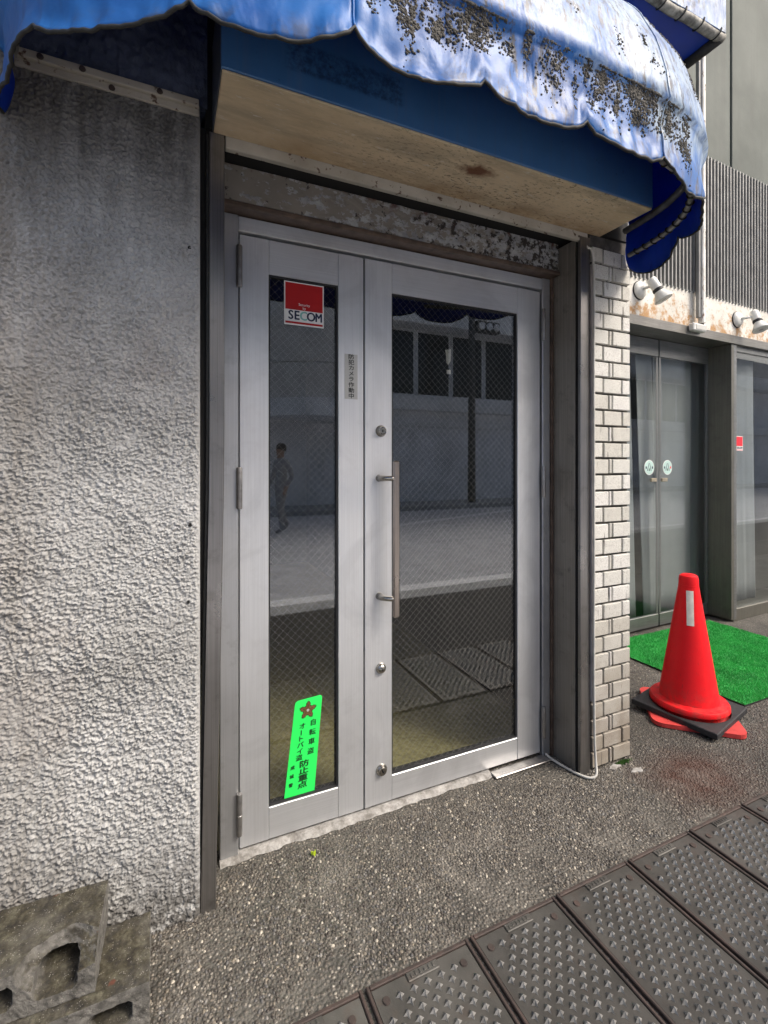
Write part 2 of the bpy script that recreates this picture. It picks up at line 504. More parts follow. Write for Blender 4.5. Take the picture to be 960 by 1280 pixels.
    M['pipe'] = simple('galvanised_pipe', (0.26, 0.26, 0.25), 0.45, 0.5, 0.4, 25)
    M['lichen'] = simple('grey_lichen', (0.085, 0.08, 0.07), 0.95, 0, 0.75, 60, 0.5, 400)
    M['blue_under'] = simple('blue_underside', (0.006, 0.035, 0.30), 0.45, 0, 0.2, 5)

    # bricks
    for k in range(3):
        g = N('speckled_brick')
        x, y, z = g.xyz()
        b0 = [(0.62, 0.615, 0.57), (0.55, 0.54, 0.49), (0.67, 0.665, 0.63)][k]
        c = g.ramp(g.noise(30, detail=5), (0.3, tuple(v * 0.88 for v in b0)), (0.7, b0))
        sp = g.ramp(g.noise(330, detail=3, rough=0.6), (0.56, 0.0), (0.64, 1.0))
        c = g.mix(g.math('MULTIPLY', sp, 0.75), c, (0.16, 0.14, 0.11))
        di = g.math('MULTIPLY', g.mrange(z, 0.75, 0.12), g.ramp(g.noise(9, detail=5), (0.2, 0.5), (0.6, 1.0)))
        c = g.mix(g.math('MULTIPLY', di, 0.85), c, (0.19, 0.15, 0.105))
        dr = g.ramp(g.noise(1.0, aniso=(60, 60, 8), detail=6), (0.62, 0.0), (0.68, 1.0))
        c = g.mix(g.math('MULTIPLY', dr, 0.7), c, (0.09, 0.08, 0.07))
        g.bump(g.noise(240, detail=4), 0.4, 0.0012)
        M['brick%d' % k] = g.set(c, 0.75)
    M['mortar'] = simple('dark_mortar', (0.085, 0.078, 0.068), 0.95, 0, 0.35, 40, 0.6, 200)

    # ground: exposed aggregate
    g = N('aggregate_bed')
    x, y, z = g.xyz()
    cell = g.voro(118, out='Color')
    hs = g.n('ShaderNodeSeparateColor'); g.L(cell, hs.inputs[0])
    peb = g.ramp(hs.outputs[0], (0.0, (0.035, 0.03, 0.026)), (0.45, (0.10, 0.088, 0.072)), (0.8, (0.17, 0.15, 0.125)), (1.0, (0.42, 0.39, 0.33)))
    dist = g.voro(118)
    bed = g.ramp(g.noise(8, detail=6), (0.3, (0.040, 0.038, 0.033)), (0.7, (0.13, 0.122, 0.105)))
    c = g.mix(g.ramp(dist, (0.30, 1.0), (0.55, 0.0)), bed, peb)
    red = g.n('ShaderNodeVectorMath', operation='DISTANCE'); g.L(g.vec(g.P, (1.0, 1.35, 1.0)), red.inputs[0]); red.inputs[1].default_value = (1.99, -0.27, 0)
    rm = g.ramp(g.math('ADD', red.outputs['Value'], g.math('MULTIPLY', g.noise(7, detail=6), 0.30)), (0.24, 1.0), (0.46, 0.0))
    c = g.mix(g.math('MULTIPLY', rm, 0.88), c, (0.055, 0.018, 0.009))
    scuff = g.ramp(g.noise(3.2, detail=7, rough=0.65, dist=0.4), (0.56, 0.0), (0.72, 1.0))
    c = g.mix(g.math('MULTIPLY', scuff, 0.35), c, (0.27, 0.25, 0.22))
    g.bump(g.math('SUBTRACT', 1.0, dist), 0.9, 0.006, g.bump(g.noise(300, detail=3), 0.3, 0.001))
    dark_zone = g.math('MULTIPLY', g.math('MULTIPLY', g.math('SUBTRACT', 1.0, rm), g.mrange(x, 1.55, 1.95)), g.ramp(g.noise(2.6, detail=6), (0.35, 0.15), (0.58, 1.0)))  # ground darker towards the right, broken up by noise
    c = g.mix(g.math('MULTIPLY', dark_zone, 0.62), c, (0.028, 0.025, 0.021))
    M['aggregate'] = g.set(c, 0.72)

    g = N('pebble')
    at = g.n('ShaderNodeAttribute', attribute_name='tint')
    x, y, z = g.xyz()
    c = g.mix(g.math('MULTIPLY', g.ramp(g.noise(500, detail=2), (0.4, 0.0), (0.7, 1.0)), 0.25), at.outputs['Color'], (0.07, 0.06, 0.05))
    red = g.n('ShaderNodeVectorMath', operation='DISTANCE'); g.L(g.vec(g.P, (1.0, 1.35, 1.0)), red.inputs[0]); red.inputs[1].default_value = (1.99, -0.27, 0)
    rm = g.ramp(g.math('ADD', red.outputs['Value'], g.math('MULTIPLY', g.noise(7, detail=6), 0.30)), (0.24, 1.0), (0.46, 0.0))
    c = g.mix(g.math('MULTIPLY', rm, 0.93), c, (0.050, 0.015, 0.006))
    scuff = g.ramp(g.noise(3.2, detail=7, rough=0.65, dist=0.4), (0.56, 0.0), (0.72, 1.0))
    c = g.mix(g.math('MULTIPLY', scuff, 0.30), c, (0.33, 0.31, 0.27))
    dark_zone = g.math('MULTIPLY', g.math('MULTIPLY', g.math('SUBTRACT', 1.0, rm), g.mrange(x, 1.55, 1.95)), g.ramp(g.noise(2.6, detail=6), (0.35, 0.15), (0.58, 1.0)))  # same darker tone towards the right on the pebbles
    c = g.mix(g.math('MULTIPLY', dark_zone, 0.62), c, (0.028, 0.025, 0.021))
    M['pebble'] = g.set(c, 0.55)

    g = N('cast_iron_plate')
    c = g.ramp(g.noise(9, detail=7, rough=0.6), (0.3, (0.052, 0.051, 0.047)), (0.7, (0.105, 0.103, 0.096)))
    c = g.mix(g.math('MULTIPLY', g.ramp(g.noise(16, detail=6), (0.56, 0.0), (0.72, 1.0)), 0.5), c, (0.085, 0.062, 0.050))
    oi = g.n('ShaderNodeObjectInfo')
    c = g.mix(1.0, c, g.ramp(oi.outputs['Random'], (0.0, (0.72, 0.70, 0.68)), (1.0, (1.12, 1.10, 1.06))), 'MULTIPLY')
    g.bump(g.noise(260, detail=4), 0.3, 0.0015)
    M['iron'] = g.set(c, 0.5, 0.2)
    g = N('highlight_stud')  # studs paler than the plate, their highlights put into the colour
    c = g.ramp(g.noise(40, detail=5), (0.3, (0.20, 0.198, 0.19)), (0.7, (0.40, 0.395, 0.38)))
    M['stud'] = g.set(c, 0.33, 0.45)
    g = N('rusty_edge')
    c = g.ramp(g.noise(18, detail=7, rough=0.65), (0.3, (0.036, 0.030, 0.027)), (0.7, (0.085, 0.058, 0.049)))
    g.bump(g.noise(200, detail=4), 0.4, 0.0015)
    M['rust'] = g.set(c, 0.7, 0.2)

    g = N('mossy_concrete')
    c = g.ramp(g.noise(40, detail=7, rough=0.65), (0.3, (0.055, 0.052, 0.045)), (0.7, (0.27, 0.26, 0.235)))
    nz = g.xyz(g.Nn)[2]
    mo = g.math('MULTIPLY', g.mrange(nz, 0.45, 0.85), g.ramp(g.noise(9, detail=6), (0.25, 0.45), (0.55, 1.0)))
    mc = g.ramp(g.noise(28, detail=7, rough=0.7), (0.38, (0.012, 0.009, 0.005)), (0.5, (0.050, 0.042, 0.022)), (0.64, (0.14, 0.13, 0.085)))
    c = g.mix(g.math('MULTIPLY', mo, 0.9), c, mc)
    c = g.mix(g.ramp(g.noise(26, detail=4), (0.70, 0.0), (0.74, 0.8)), c, (0.16, 0.05, 0.03))
    c = g.mix(g.math('MULTIPLY', g.ramp(g.voro(210), (0.18, 1.0), (0.30, 0.0)), g.ramp(g.noise(60, detail=3), (0.5, 0.0), (0.6, 0.8))), c, (0.36, 0.34, 0.30))
    g.bump(g.noise(190, detail=8, rough=0.75), 1.0, 0.006)
    M['block'] = g.set(c, 0.93)

    M['cone_red'] = simple('red_plastic', (0.62, 0.004, 0.010), 0.5, 0, 0.10, 9, 0.05, 60)
    g = N('red_plastic_worn'); x, y, z = g.xyz()
    c = g.ramp(g.noise(9, detail=4), (0.3, (0.72, 0.005, 0.010)), (0.7, (0.82, 0.008, 0.014)))
    c = g.mix(g.math('MULTIPLY', g.ramp(g.noise(1.0, aniso=(90, 90, 30), detail=6, rough=0.7), (0.60, 0.0), (0.68, 1.0)), 0.5), c, (0.30, 0.03, 0.025))
    c = g.mix(g.math('MULTIPLY', g.mrange(z, 0.20, 0.05), g.ramp(g.noise(24, detail=5), (0.42, 0.0), (0.62, 0.6))), c, (0.22, 0.05, 0.04))
    M['cone_red'] = g.set(c, g.mrange(g.noise(30, detail=4), 0.3, 0.7, 0.42, 0.62))
    g.b.inputs['Specular IOR Level'].default_value = 0.28
    M['cone_red_old'] = simple('dusty_red_plastic', (0.55, 0.05, 0.045), 0.6, 0, 0.25, 14, 0.05, 60)
    M['retro'] = simple('white_reflective_tape', (0.72, 0.68, 0.60), 0.4, 0, 0.12, 30)
    g = N('turf')
    c = g.ramp(g.noise(5, detail=6), (0.3, (0.008, 0.16, 0.022)), (0.7, (0.022, 0.30, 0.045)))
    g.bump(g.noise(260, detail=4), 1.0, 0.004)
    M['turf'] = g.set(c, 0.7)
    g = N('turf_blade')
    c = g.ramp(g.noise(6, detail=5), (0.3, (0.014, 0.30, 0.05)), (0.7, (0.05, 0.55, 0.11)))
    M['turf_blade'] = g.set(c, 0.55)

    # glass: sheet glass, reflection by Fresnel, rest passes through
    def glass(name, r0, tint):
        g = N(name)
        g.t.nodes.remove(g.b)
        ge = g.n('ShaderNodeNewGeometry')
        dp_ = g.n('ShaderNodeVectorMath', operation='DOT_PRODUCT'); g.L(ge.outputs['Incoming'], dp_.inputs[0]); g.L(ge.outputs['Normal'], dp_.inputs[1])
        cs_ = g.math('ABSOLUTE', dp_.outputs['Value'])
        sch = g.math('POWER', g.math('SUBTRACT', 1.0, cs_), 5.0)          # Schlick's reflectance of one glass face
        fr_ = g.math('ADD', g.math('MULTIPLY', sch, 1.0 - r0), r0)
        gl = g.n('ShaderNodeBsdfGlossy'); gl.inputs['Roughness'].default_value = 0.012; gl.inputs['Color'].default_value = (0.95, 0.97, 1, 1)
        tp = g.n('ShaderNodeBsdfTransparent'); tp.inputs['Color'].default_value = (*tint, 1)
        ms = g.n('ShaderNodeMixShader')
        g.L(fr_, ms.inputs[0]); g.L(tp.outputs[0], ms.inputs[1]); g.L(gl.outputs[0], ms.inputs[2])
        g.L(ms.outputs[0], g.out.inputs[0])
        return g.m
    M['glass'] = glass('wired_glass', 0.098, (0.90, 0.91, 0.90))
    M['glass_n'] = glass('shop_glass', 0.03, (0.92, 0.94, 0.94))
    M['wire'] = simple('glass_wire', (0.36, 0.35, 0.32), 0.45, 0.2)

    M['st_white'] = simple('sticker_white', (0.80, 0.80, 0.78), 0.45, 0, 0.04)
    M['st_red'] = simple('sticker_red', (0.42, 0.002, 0.004), 0.6, 0, 0.08)
    M['st_brightred'] = simple('sticker_bright_red', (0.80, 0.012, 0.03), 0.45, 0, 0.05)
    M['st_navy'] = simple('sticker_navy', (0.012, 0.022, 0.06), 0.5, 0, 0.05)
    M['st_teal'] = simple('sticker_teal', (0.22, 0.50, 0.47), 0.5, 0, 0.05)
    M['st_black'] = simple('sticker_black', (0.010, 0.012, 0.010), 0.5, 0, 0.05)
    M['st_greentext'] = simple('sticker_dark_green', (0.006, 0.045, 0.012), 0.5, 0, 0.05)
    M['st_silver'] = simple('sticker_silver', (0.50, 0.50, 0.47), 0.4, 0.3, 0.06)
    M['st_green'] = simple('sticker_fluorescent_green', (0.03, 0.88, 0.13), 0.4, 0, 0.06)
    M['st_brown'] = simple('sticker_bronze', (0.16, 0.085, 0.035), 0.45, 0, 0.2, 90)
    M['st_mint'] = simple('sticker_mint', (0.45, 0.62, 0.58), 0.45, 0, 0.08)

    # neighbour
    g = N('neighbour_concrete')
    x, y, z = g.xyz()
    c = g.ramp(g.noise(2.2, detail=7), (0.3, (0.082, 0.095, 0.083)), (0.7, (0.138, 0.153, 0.136)))
    c = g.mix(g.math('MULTIPLY', g.ramp(g.noise(1.0, aniso=(14, 14, 0.7), detail=5), (0.5, 0.0), (0.75, 1.0)), 0.4), c, (0.09, 0.095, 0.085))
    g.bump(g.noise(70, detail=5), 0.25, 0.003)
    M['nconc'] = g.set(c, 0.8)
    g = N('rusty_white_beam')
    x, y, z = g.xyz()
    c = g.ramp(g.noise(5, detail=6), (0.3, (0.52, 0.50, 0.44)), (0.7, (0.74, 0.73, 0.68)))
    ru = g.math('ADD', g.noise(14, detail=8, rough=0.7), g.mrange(z, 2.62, 2.34, -0.08, 0.10))
    c = g.mix(g.ramp(ru, (0.52, 0.0), (0.66, 1.0)), c, (0.42, 0.24, 0.10))
    c = g.mix(g.ramp(g.noise(60, detail=7, rough=0.75), (0.60, 0.0), (0.64, 1.0)), c, (0.08, 0.05, 0.03))
    g.bump(g.noise(60, detail=6), 0.3, 0.003)
    M['beam'] = g.set(c, 0.7)
    M['fin'] = simple('louvre_grey', (0.27, 0.27, 0.26), 0.5, 0.2, 0.2, 10)
    M['dark'] = simple('dark_void', (0.012, 0.012, 0.012), 0.9)
    M['header'] = brushed('header_steel', (0.20, 0.195, 0.18), 0.4, (2, 150, 150), 0.7, 0.2, 0.4, (0.06, 0.055, 0.05))
    M['npillar'] = brushed('pillar_steel', (0.17, 0.165, 0.14), 0.42, (150, 150, 2), 0.6, 0.15, 0.4, (0.06, 0.055, 0.045))
    M['nsteel'] = brushed('rail_steel', (0.22, 0.225, 0.22), 0.4, (2, 150, 150), 0.7, 0.15, 0.3)
    g = N('grey_curtain')
    c = g.ramp(g.noise(3, detail=4), (0.3, (0.22, 0.228, 0.228)), (0.7, (0.27, 0.28, 0.28)))
    g.bump(g.noise(300, detail=2), 0.2, 0.001)
    M['curtain'] = g.set(c, 0.85)
    M['lamp_white'] = simple('lamp_white', (0.74, 0.74, 0.70), 0.45, 0, 0.1, 20)
    M['lamp_face'] = simple('lamp_reflector', (0.42, 0.42, 0.42), 0.3, 0.6, 0.3, 40)
    M['brass'] = simple('brass_plate', (0.52, 0.45, 0.33), 0.35, 0.8, 0.15, 30)
    M['cable'] = simple('pale_cable', (0.52, 0.51, 0.47), 0.5, 0, 0.15, 20)

    # shop interior
    g = N('interior_carpet')
    c = g.ramp(g.noise(60, detail=6), (0.3, (0.24, 0.21, 0.09)), (0.7, (0.46, 0.42, 0.20)))
    M['carpet'] = g.set(c, 0.95)
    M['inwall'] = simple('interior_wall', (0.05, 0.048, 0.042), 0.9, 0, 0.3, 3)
    M['inbox'] = simple('interior_box', (0.16, 0.15, 0.13), 0.8, 0, 0.3, 6)

    # the street behind the viewer
    M['sun_painted_asphalt'] = simple('sun_painted_asphalt', (0.58, 0.58, 0.59), 0.9, 0, 0.2, 4, 0.4, 200)  # road paled: sunlight on it is put into the colour
    M['shade_painted_paving'] = simple('shade_painted_paving', (0.035, 0.033, 0.031), 0.85, 0, 0.3, 12, 0.4, 120)  # outer pavement darkened: its shade is put into the colour
    M['gutter'] = simple('gutter_concrete', (0.42, 0.42, 0.41), 0.9, 0, 0.2, 6, 0.3, 100)
    M['line'] = simple('road_paint', (0.90, 0.90, 0.88), 0.7, 0, 0.15, 12)
    M['opp_wall'] = simple('opposite_wall', (0.84, 0.84, 0.85), 0.85, 0, 0.15, 1.5)
    M['opp_light'] = simple('opposite_ledge', (0.84, 0.84, 0.83), 0.8, 0, 0.15, 2)
    M['opp_tile'] = simple('opposite_tile', (0.68, 0.65, 0.60), 0.7, 0, 0.15, 2)
    M['opp_glass'] = simple('opposite_window_glass', (0.035, 0.038, 0.042), 0.15, 0, 0.2, 1)
    M['pole'] = simple('concrete_pole', (0.10, 0.10, 0.098), 0.7, 0, 0.2, 5)
    M['cloth'] = simple('grey_clothing', (0.40, 0.40, 0.405), 0.85, 0, 0.3, 20)
    M['skin'] = simple('skin', (0.42, 0.27, 0.20), 0.6, 0, 0.08, 20)
    M['hair'] = simple('dark_hair', (0.012, 0.010, 0.009), 0.6, 0, 0.2, 80)
    M['leaf'] = simple('yellow_green_leaf', (0.36, 0.46, 0.02), 0.5, 0, 0.2, 60)
    M['moss'] = simple('moss', (0.035, 0.10, 0.012), 0.9, 0, 0.4, 60)
    M['paper'] = simple('tape_scrap', (0.60, 0.58, 0.50), 0.7, 0, 0.2, 80)
build_materials()

# ================================================================== SETTING
def sheet(name, x0, x1, y0, y1, z, mat):
    o = pymesh(name, [(x0, y0, z), (x1, y0, z), (x1, y1, z), (x0, y1, z)], [(0, 1, 2, 3)], mat)
    tag(o, kind='structure'); return o

GY0, GY1 = -0.985, -0.380        # drain covers run along the shopfront
pavement = sheet('pavement', -30, 60, -1.0, 6.0, 0.0, M['aggregate'])
sheet('pavement_outer', -30, 60, -2.23, -1.0, 0.002, M['shade_painted_paving'])
sheet('road', -120, 150, -9.9, -2.2, -0.02, M['sun_painted_asphalt'])
gt = box('gutter', -30, 60, -2.48, -2.225, -0.05, 0.006, M['gutter'], bev=0.004); tag(gt, kind='structure')
sheet('road_line', -30, 60, -2.74, -2.50, -0.014, M['line'])
o = pymesh('road_line', [(4.2, -7.05, -0.014), (10.6, -9.45, -0.014), (10.6, -9.7, -0.014), (4.2, -7.30, -0.014)], [(3, 2, 1, 0)], M['line']); tag(o, kind='structure')
kb = box('pavement_opposite', -60, 80, -13.0, -9.9, -0.1, 0.10, M['gutter'], bev=0.01); tag(kb, kind='structure')
sheet('ground', -250, 250, -250, 250, -0.12, M['sun_painted_asphalt'])

# exposed pebbles in the nearer pavement (too many to pick apart)
def pebbles():
    def scatter(x0, x1, y0, y1, s):
        nx, ny = int((x1 - x0) / s), int((y1 - y0) / (s * 0.9))
        gx, gy = np.meshgrid(np.arange(nx), np.arange(ny), indexing='ij')
        px = x0 + (gx + 0.5 * (gy % 2) + rng.uniform(-.36, .36, gx.shape)) * s
        py = y0 + (gy + rng.uniform(-.36, .36, gx.shape)) * s * 0.9
        return np.stack([px.ravel(), py.ravel()], 1)
    A = scatter(-0.75, 1.87, -0.372, 0.118, 0.0102)
    B = scatter(1.87, 3.0, -0.372, 0.85, 0.0108)
    P = np.concatenate([A, B]); 
    cover = noise2(P[:, 0] * 5, P[:, 1] * 5, 3) + 0.5 * noise2(P[:, 0] * 14, P[:, 1] * 14, 4)
    P = P[(cover > -0.50 + 0.25 * rng.random(len(P))) & (rng.random(len(P)) < 0.92) & (P[:, 1] > -0.357 + 0.022 * noise2(P[:, 0] * 9, P[:, 0] * 0 + 2.5, 5))]
    n = len(P)
    r = rng.uniform(0.0030, 0.0056, n); el = rng.uniform(0.75, 1.35, n); an = rng.uniform(0, np.pi, n); hh = r * rng.uniform(0.45, 0.85, n)
    k = 6
    a = np.arange(k) * 2 * np.pi / k
    V = np.zeros((n, 2 * k + 1, 3))
    ca, sa = np.cos(an)[:, None], np.sin(an)[:, None]
    jit = rng.uniform(0.82, 1.18, (n, k))
    for ring, (rr, zz) in enumerate(((1.0, -0.0012), (0.72, 0.68))):
        lx = np.cos(a)[None] * r[:, None] * el[:, None] * rr * jit; ly = np.sin(a)[None] * r[:, None] / el[:, None] * rr * jit
        V[:, ring * k:(ring + 1) * k, 0] = P[:, :1] + lx * ca - ly * sa
        V[:, ring * k:(ring + 1) * k, 1] = P[:, 1:] + lx * sa + ly * ca
        V[:, ring * k:(ring + 1) * k, 2] = (zz if ring == 0 else hh[:, None] * zz)
    V[:, 2 * k, :2] = P + rng.uniform(-.0006, .0006, (n, 2)); V[:, 2 * k, 2] = hh
    T = []
    for i in range(k):
        j = (i + 1) % k
        T += [(i, j, k + j), (i, k + j, k + i), (k + i, k + j, 2 * k)]
    T = np.array(T)
    F = (np.arange(n)[:, None, None] * (2 * k + 1) + T[None]).reshape(-1, 3)
    o = npmesh('pebbles', V.reshape(-1, 3), F, M['pebble'], pavement)
    pal = np.array([(0.06, 0.05, 0.042), (0.11, 0.098, 0.08), (0.165, 0.148, 0.122), (0.21, 0.187, 0.155), (0.115, 0.11, 0.105), (0.25, 0.215, 0.165), (0.55, 0.50, 0.41), (0.30, 0.285, 0.26)])
    idx = rng.choice(len(pal), n, p=[.17, .23, .19, .12, .15, .07, .035, .035])
    colr = pal[idx] * rng.uniform(0.6, 0.95, (n, 1))
    at = o.data.color_attributes.new('tint', 'FLOAT_COLOR', 'POINT')
    cc = np.ones((n, 2 * k + 1, 4), dtype=np.float32); cc[..., :3] = colr[:, None, :]
    at.data.foreach_set('color', cc.ravel())
    tag(o, kind='stuff')
pebbles()

# ================================================================== THE SHOP BUILDING (shell and inside)
shop = thing('shop_building', 'grey shop building with the dark room behind the wired glass doors', 'building')
box('upper_wall', -1.2, 2.2, 0.012, 0.25, 3.14, 7.0, M['stucco'], shop, 0)
box('lintel_wall', 0.10, 1.86, 0.02, 0.25, 2.275, 3.14, M['dark'], shop, 0)
box('side_wall', 1.70, 1.845, 0.262, 6.0, 0.001, 7.0, M['stucco'], shop, 0)
box('side_wall', -1.2, -1.0, 0.26, 6.0, 0.001, 7.0, M['stucco'], shop, 0)
box('roof', -1.3, 2.3, 0.0, 6.2, 7.0, 7.2, M['gutter'], shop, 0)
box('interior_floor', -0.99, 1.69, 0.215, 4.6, 0.002, 0.012, M['carpet'], shop, 0)
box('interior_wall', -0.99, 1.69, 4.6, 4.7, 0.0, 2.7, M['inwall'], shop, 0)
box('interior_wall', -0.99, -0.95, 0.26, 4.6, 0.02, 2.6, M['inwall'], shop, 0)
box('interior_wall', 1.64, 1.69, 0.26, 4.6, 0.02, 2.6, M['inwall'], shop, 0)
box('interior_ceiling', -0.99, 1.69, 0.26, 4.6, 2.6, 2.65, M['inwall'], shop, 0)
bx = box('cupboard', -0.9, 0.34, 1.9, 2.5, 0.013, 0.95, M['inbox'], None, 0.004)
tag(bx, 'low dark cupboard standing inside the shop behind the narrow door leaf', 'cupboard')

# ---- left stucco wall, relief modelled
def stucco_wall():
    root = thing('stucco_wall', 'rough sprayed grey stucco wall left of the doors', 'wall')
    x1 = 0.084
    def face(x0, x1, s):
        z0, z1 = 0.0, 2.315
        nx, nz = int((x1 - x0) / s) + 1, int((z1 - z0) / s) + 1
        X, Z = np.meshgrid(np.linspace(x0, x1, nx), np.linspace(z0, z1, nz), indexing='ij')
        wx = X + 0.0035 * noise2(X * 110, Z * 110, 11) + 0.0016 * noise2(X * 260, Z * 260, 21)
        wz = Z + 0.0035 * noise2(X * 110, Z * 110, 12) + 0.0016 * noise2(X * 260, Z * 260, 22)
        b = noise2(wx * 150, wz * 170, 14)
        f = noise2(wx * 320, wz * 340, 23)
        c = noise2(wx * 30, wz * 34, 15)
        amp = np.clip(1.0 + 0.35 * noise2(X * 4, Z * 3, 17) + 0.3 * noise2(X * 13, Z * 11, 27), 0.55, 1.6)
        a = noise2(wx * 118, wz * 150, 13)
        lump = 1 / (1 + np.exp(-9 * (a + 0.45 * f)))
        h = (0.0056 * flakes(wx, wz, 0.0075, 13) + 0.0042 * flakes(wx, wz, 0.0115, 16) + 0.0034 * lump + 0.0016 * b + 0.0010 * f + 0.0014 * c) * amp
        h = h * np.clip((0.084 - X) / 0.012, 0, 1)
        Y = -h + 0.003 * noise2(X * 2, Z * 2, 18)
        V = np.stack([X, Y, Z], -1).reshape(-1, 3)
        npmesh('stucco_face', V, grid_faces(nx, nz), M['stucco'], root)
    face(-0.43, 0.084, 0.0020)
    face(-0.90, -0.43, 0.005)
    x0 = -0.90
    box('wall_body', x0, x1, 0.0075, 0.25, 0.001, 2.315, M['stucco'], root, 0)
    # upper strip of the wall, awning's blue light put into its colour, coarser relief
    nx2, nz2 = 200, 120
    X, Z = np.meshgrid(np.linspace(-0.372, 0.104, nx2), np.linspace(2.318, 3.14, nz2), indexing='ij')
    h = 0.006 * noise2(X * 40, Z * 46, 19) + 0.003 * noise2(X * 90, Z * 100, 20)
    npmesh('blue_lit_band', np.stack([X, 0.004 - h, Z], -1).reshape(-1, 3), grid_faces(nx2, nz2), M['blue_lit_wall'], root)
    box('wall_body', -0.372, 0.100, 0.02, 0.25, 2.316, 3.139, M['blue_lit_wall'], root, 0)
    X, Z = np.meshgrid(np.linspace(x0, -0.372, 220), np.linspace(2.316, 3.14, 330), indexing='ij')
    h = 0.005 / (1 + np.exp(-10 * (noise2(X * 74, Z * 92, 13) + 0.4 * noise2(X * 150, Z * 180, 14)))) + 0.0016 * noise2(X * 160, Z * 170, 24)
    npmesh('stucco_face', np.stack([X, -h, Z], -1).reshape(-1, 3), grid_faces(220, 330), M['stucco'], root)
    box('wall_body', x0, -0.3725, 0.008, 0.25, 2.3155, 3.139, M['stucco'], root, 0)
    for (hx, hz) in ((0.056, 1.905), (0.058, 1.118), (0.052, 0.90)):
        lathe('drill_hole', [(0.0, 0.0), (0.0045, 0.0005), (0.0052, -0.004)], M['black'], root, 10, Matrix.Translation((hx, -0.006, hz)) @ Matrix.Rotation(R(90), 4, 'X'))
stucco_wall()

# bracket strip under the awning
br = thing('wall_strip', 'cream metal angle strip screwed to stucco under the awning', 'bracket')
bm = bmesh.new()
bm_box(bm, -0.345, 0.080, -0.026, -0.007, 2.297, 2.318, 0.002)
bm_box(bm, -0.345, 0.080, -0.015, -0.0075, 2.278, 2.2968, 0.001)
bm_obj('angle_strip', bm, M['cream_metal'], br)
for i, hx in enumerate((-0.20, -0.135, -0.02, -0.29)):
    lathe('bolt', [(0.0, 0.006), (0.006, 0.005), (0.008, 0.0)], M['rust'], br, 10, Matrix.Translation((hx, -0.0262 if i != 1 else -0.0155, 2.307 if i != 1 else 2.287)) @ Matrix.Rotation(R(90), 4, 'X'))
box('end_hook', -0.357, -0.346, -0.024, -0.008, 2.280, 2.316, M['rust'], br, 0.003)

# ---- shutter guide rails
lean = lambda co: Vector((co.x - 0.024 * max(0.0, 1 - co.z / 1.3) ** 1.0, co.y, co.z))
gl = thing('shutter_guide', 'narrow steel shutter guide between stucco wall and doors', 'shutter guide', group='shutter guides')
def strip_grid(name, xs, ys, z0, z1, mat, parent, n=14):
    """bent vertical metal profile: polyline in plan swept up, leaning by lean()"""
    V = []; nz = n
    for i in range(nz):
        z = z0 + (z1 - z0) * i / (nz - 1)
        for (x, y) in zip(xs, ys): V.append(lean(Vector((x, y, z))))
    k = len(xs); F = []
    for i in range(nz - 1):
        for j in range(k):
            j2 = (j + 1) % k
            F.append((i * k + j, i * k + j2, (i + 1) * k + j2, (i + 1) * k + j))
    F.append(tuple(range(k - 1, -1, -1))); F.append(tuple(range((nz - 1) * k, nz * k)))
    return pymesh(name, V, F, mat, parent)
strip_grid('front_channel', [0.110, 0.149, 0.151, 0.151, 0.110], [0.0, 0.0, 0.002, 0.145, 0.145], 0.001, 2.252, M['steel_strip'], gl)
strip_grid('edge_bead', [0.102, 0.108, 0.108, 0.102], [0.010, 0.008, 0.024, 0.024], 0.001, 2.25, M['binding'], gl)
strip_grid('gap_backing', [0.086, 0.101, 0.101, 0.086], [0.022, 0.022, 0.12, 0.12], 0.001, 2.27, M['black'], gl)  # black strip put in to paint the darkness of the gap

gr = thing('shutter_guide', 'wide brown stained steel shutter guide beside the white bricks', 'shutter guide', group='shutter guides')
box('reveal_panel', 1.556, 1.575, 0.030, 0.205, 0.001, 2.232, M['steel_brown'], gr, 0.001)
box('groove', 1.562, 1.60, 0.012, 0.0295, 0.002, 2.23, M['black'], gr, 0)
box('front_strip', 1.553, 1.607, -0.004, 0.0115, 0.001, 2.234, M['steel_strip'], gr, 0.002)
box('edge_trim', 1.609, 1.619, -0.010, 0.012, 0.30, 2.12, simple('trim_paint', (0.36, 0.33, 0.32), 0.5, 0, 0.25, 10), gr, 0.002)
box('jamb_seam', 1.542, 1.5555, 0.150, 0.205, 0.001, 2.11, M['lintel_brown'], gr, 0.001)

# ---- lintel and canopy box
ln = thing('lintel_panel', 'grey lintel panel with peeling paint above the doors', 'lintel')
def lintel_face():
    nx, nz = 300, 40
    X, Z = np.meshgrid(np.linspace(0.152, 1.552, nx), np.linspace(2.132, 2.245, nz), indexing='ij')
    f = noise2(X * 9, Z * 16, 31) + 0.6 * noise2(X * 26, Z * 40, 32)
    fl = np.clip((f - 0.25) * 9, 0, 1) * np.clip((X - 0.15) / 0.9, 0.2, 1)
    npmesh('painted_face', np.stack([X, 0.118 - 0.0035 * fl - 0.0015 * noise2(X * 4, Z * 7, 33), Z], -1).reshape(-1, 3), grid_faces(nx, nz), M['lintel'], ln)
lintel_face()
box('panel_body', 0.152, 1.552, 0.123, 0.20, 2.128, 2.246, M['lintel'], ln, 0)
box('lower_lip', 0.152, 1.553, 0.108, 0.20, 2.110, 2.127, M['lintel_brown'], ln, 0.003)
box('shutter_slot', 0.152, 1.70, 0.06, 0.25, 2.252, 2.272, M['black'], ln, 0)

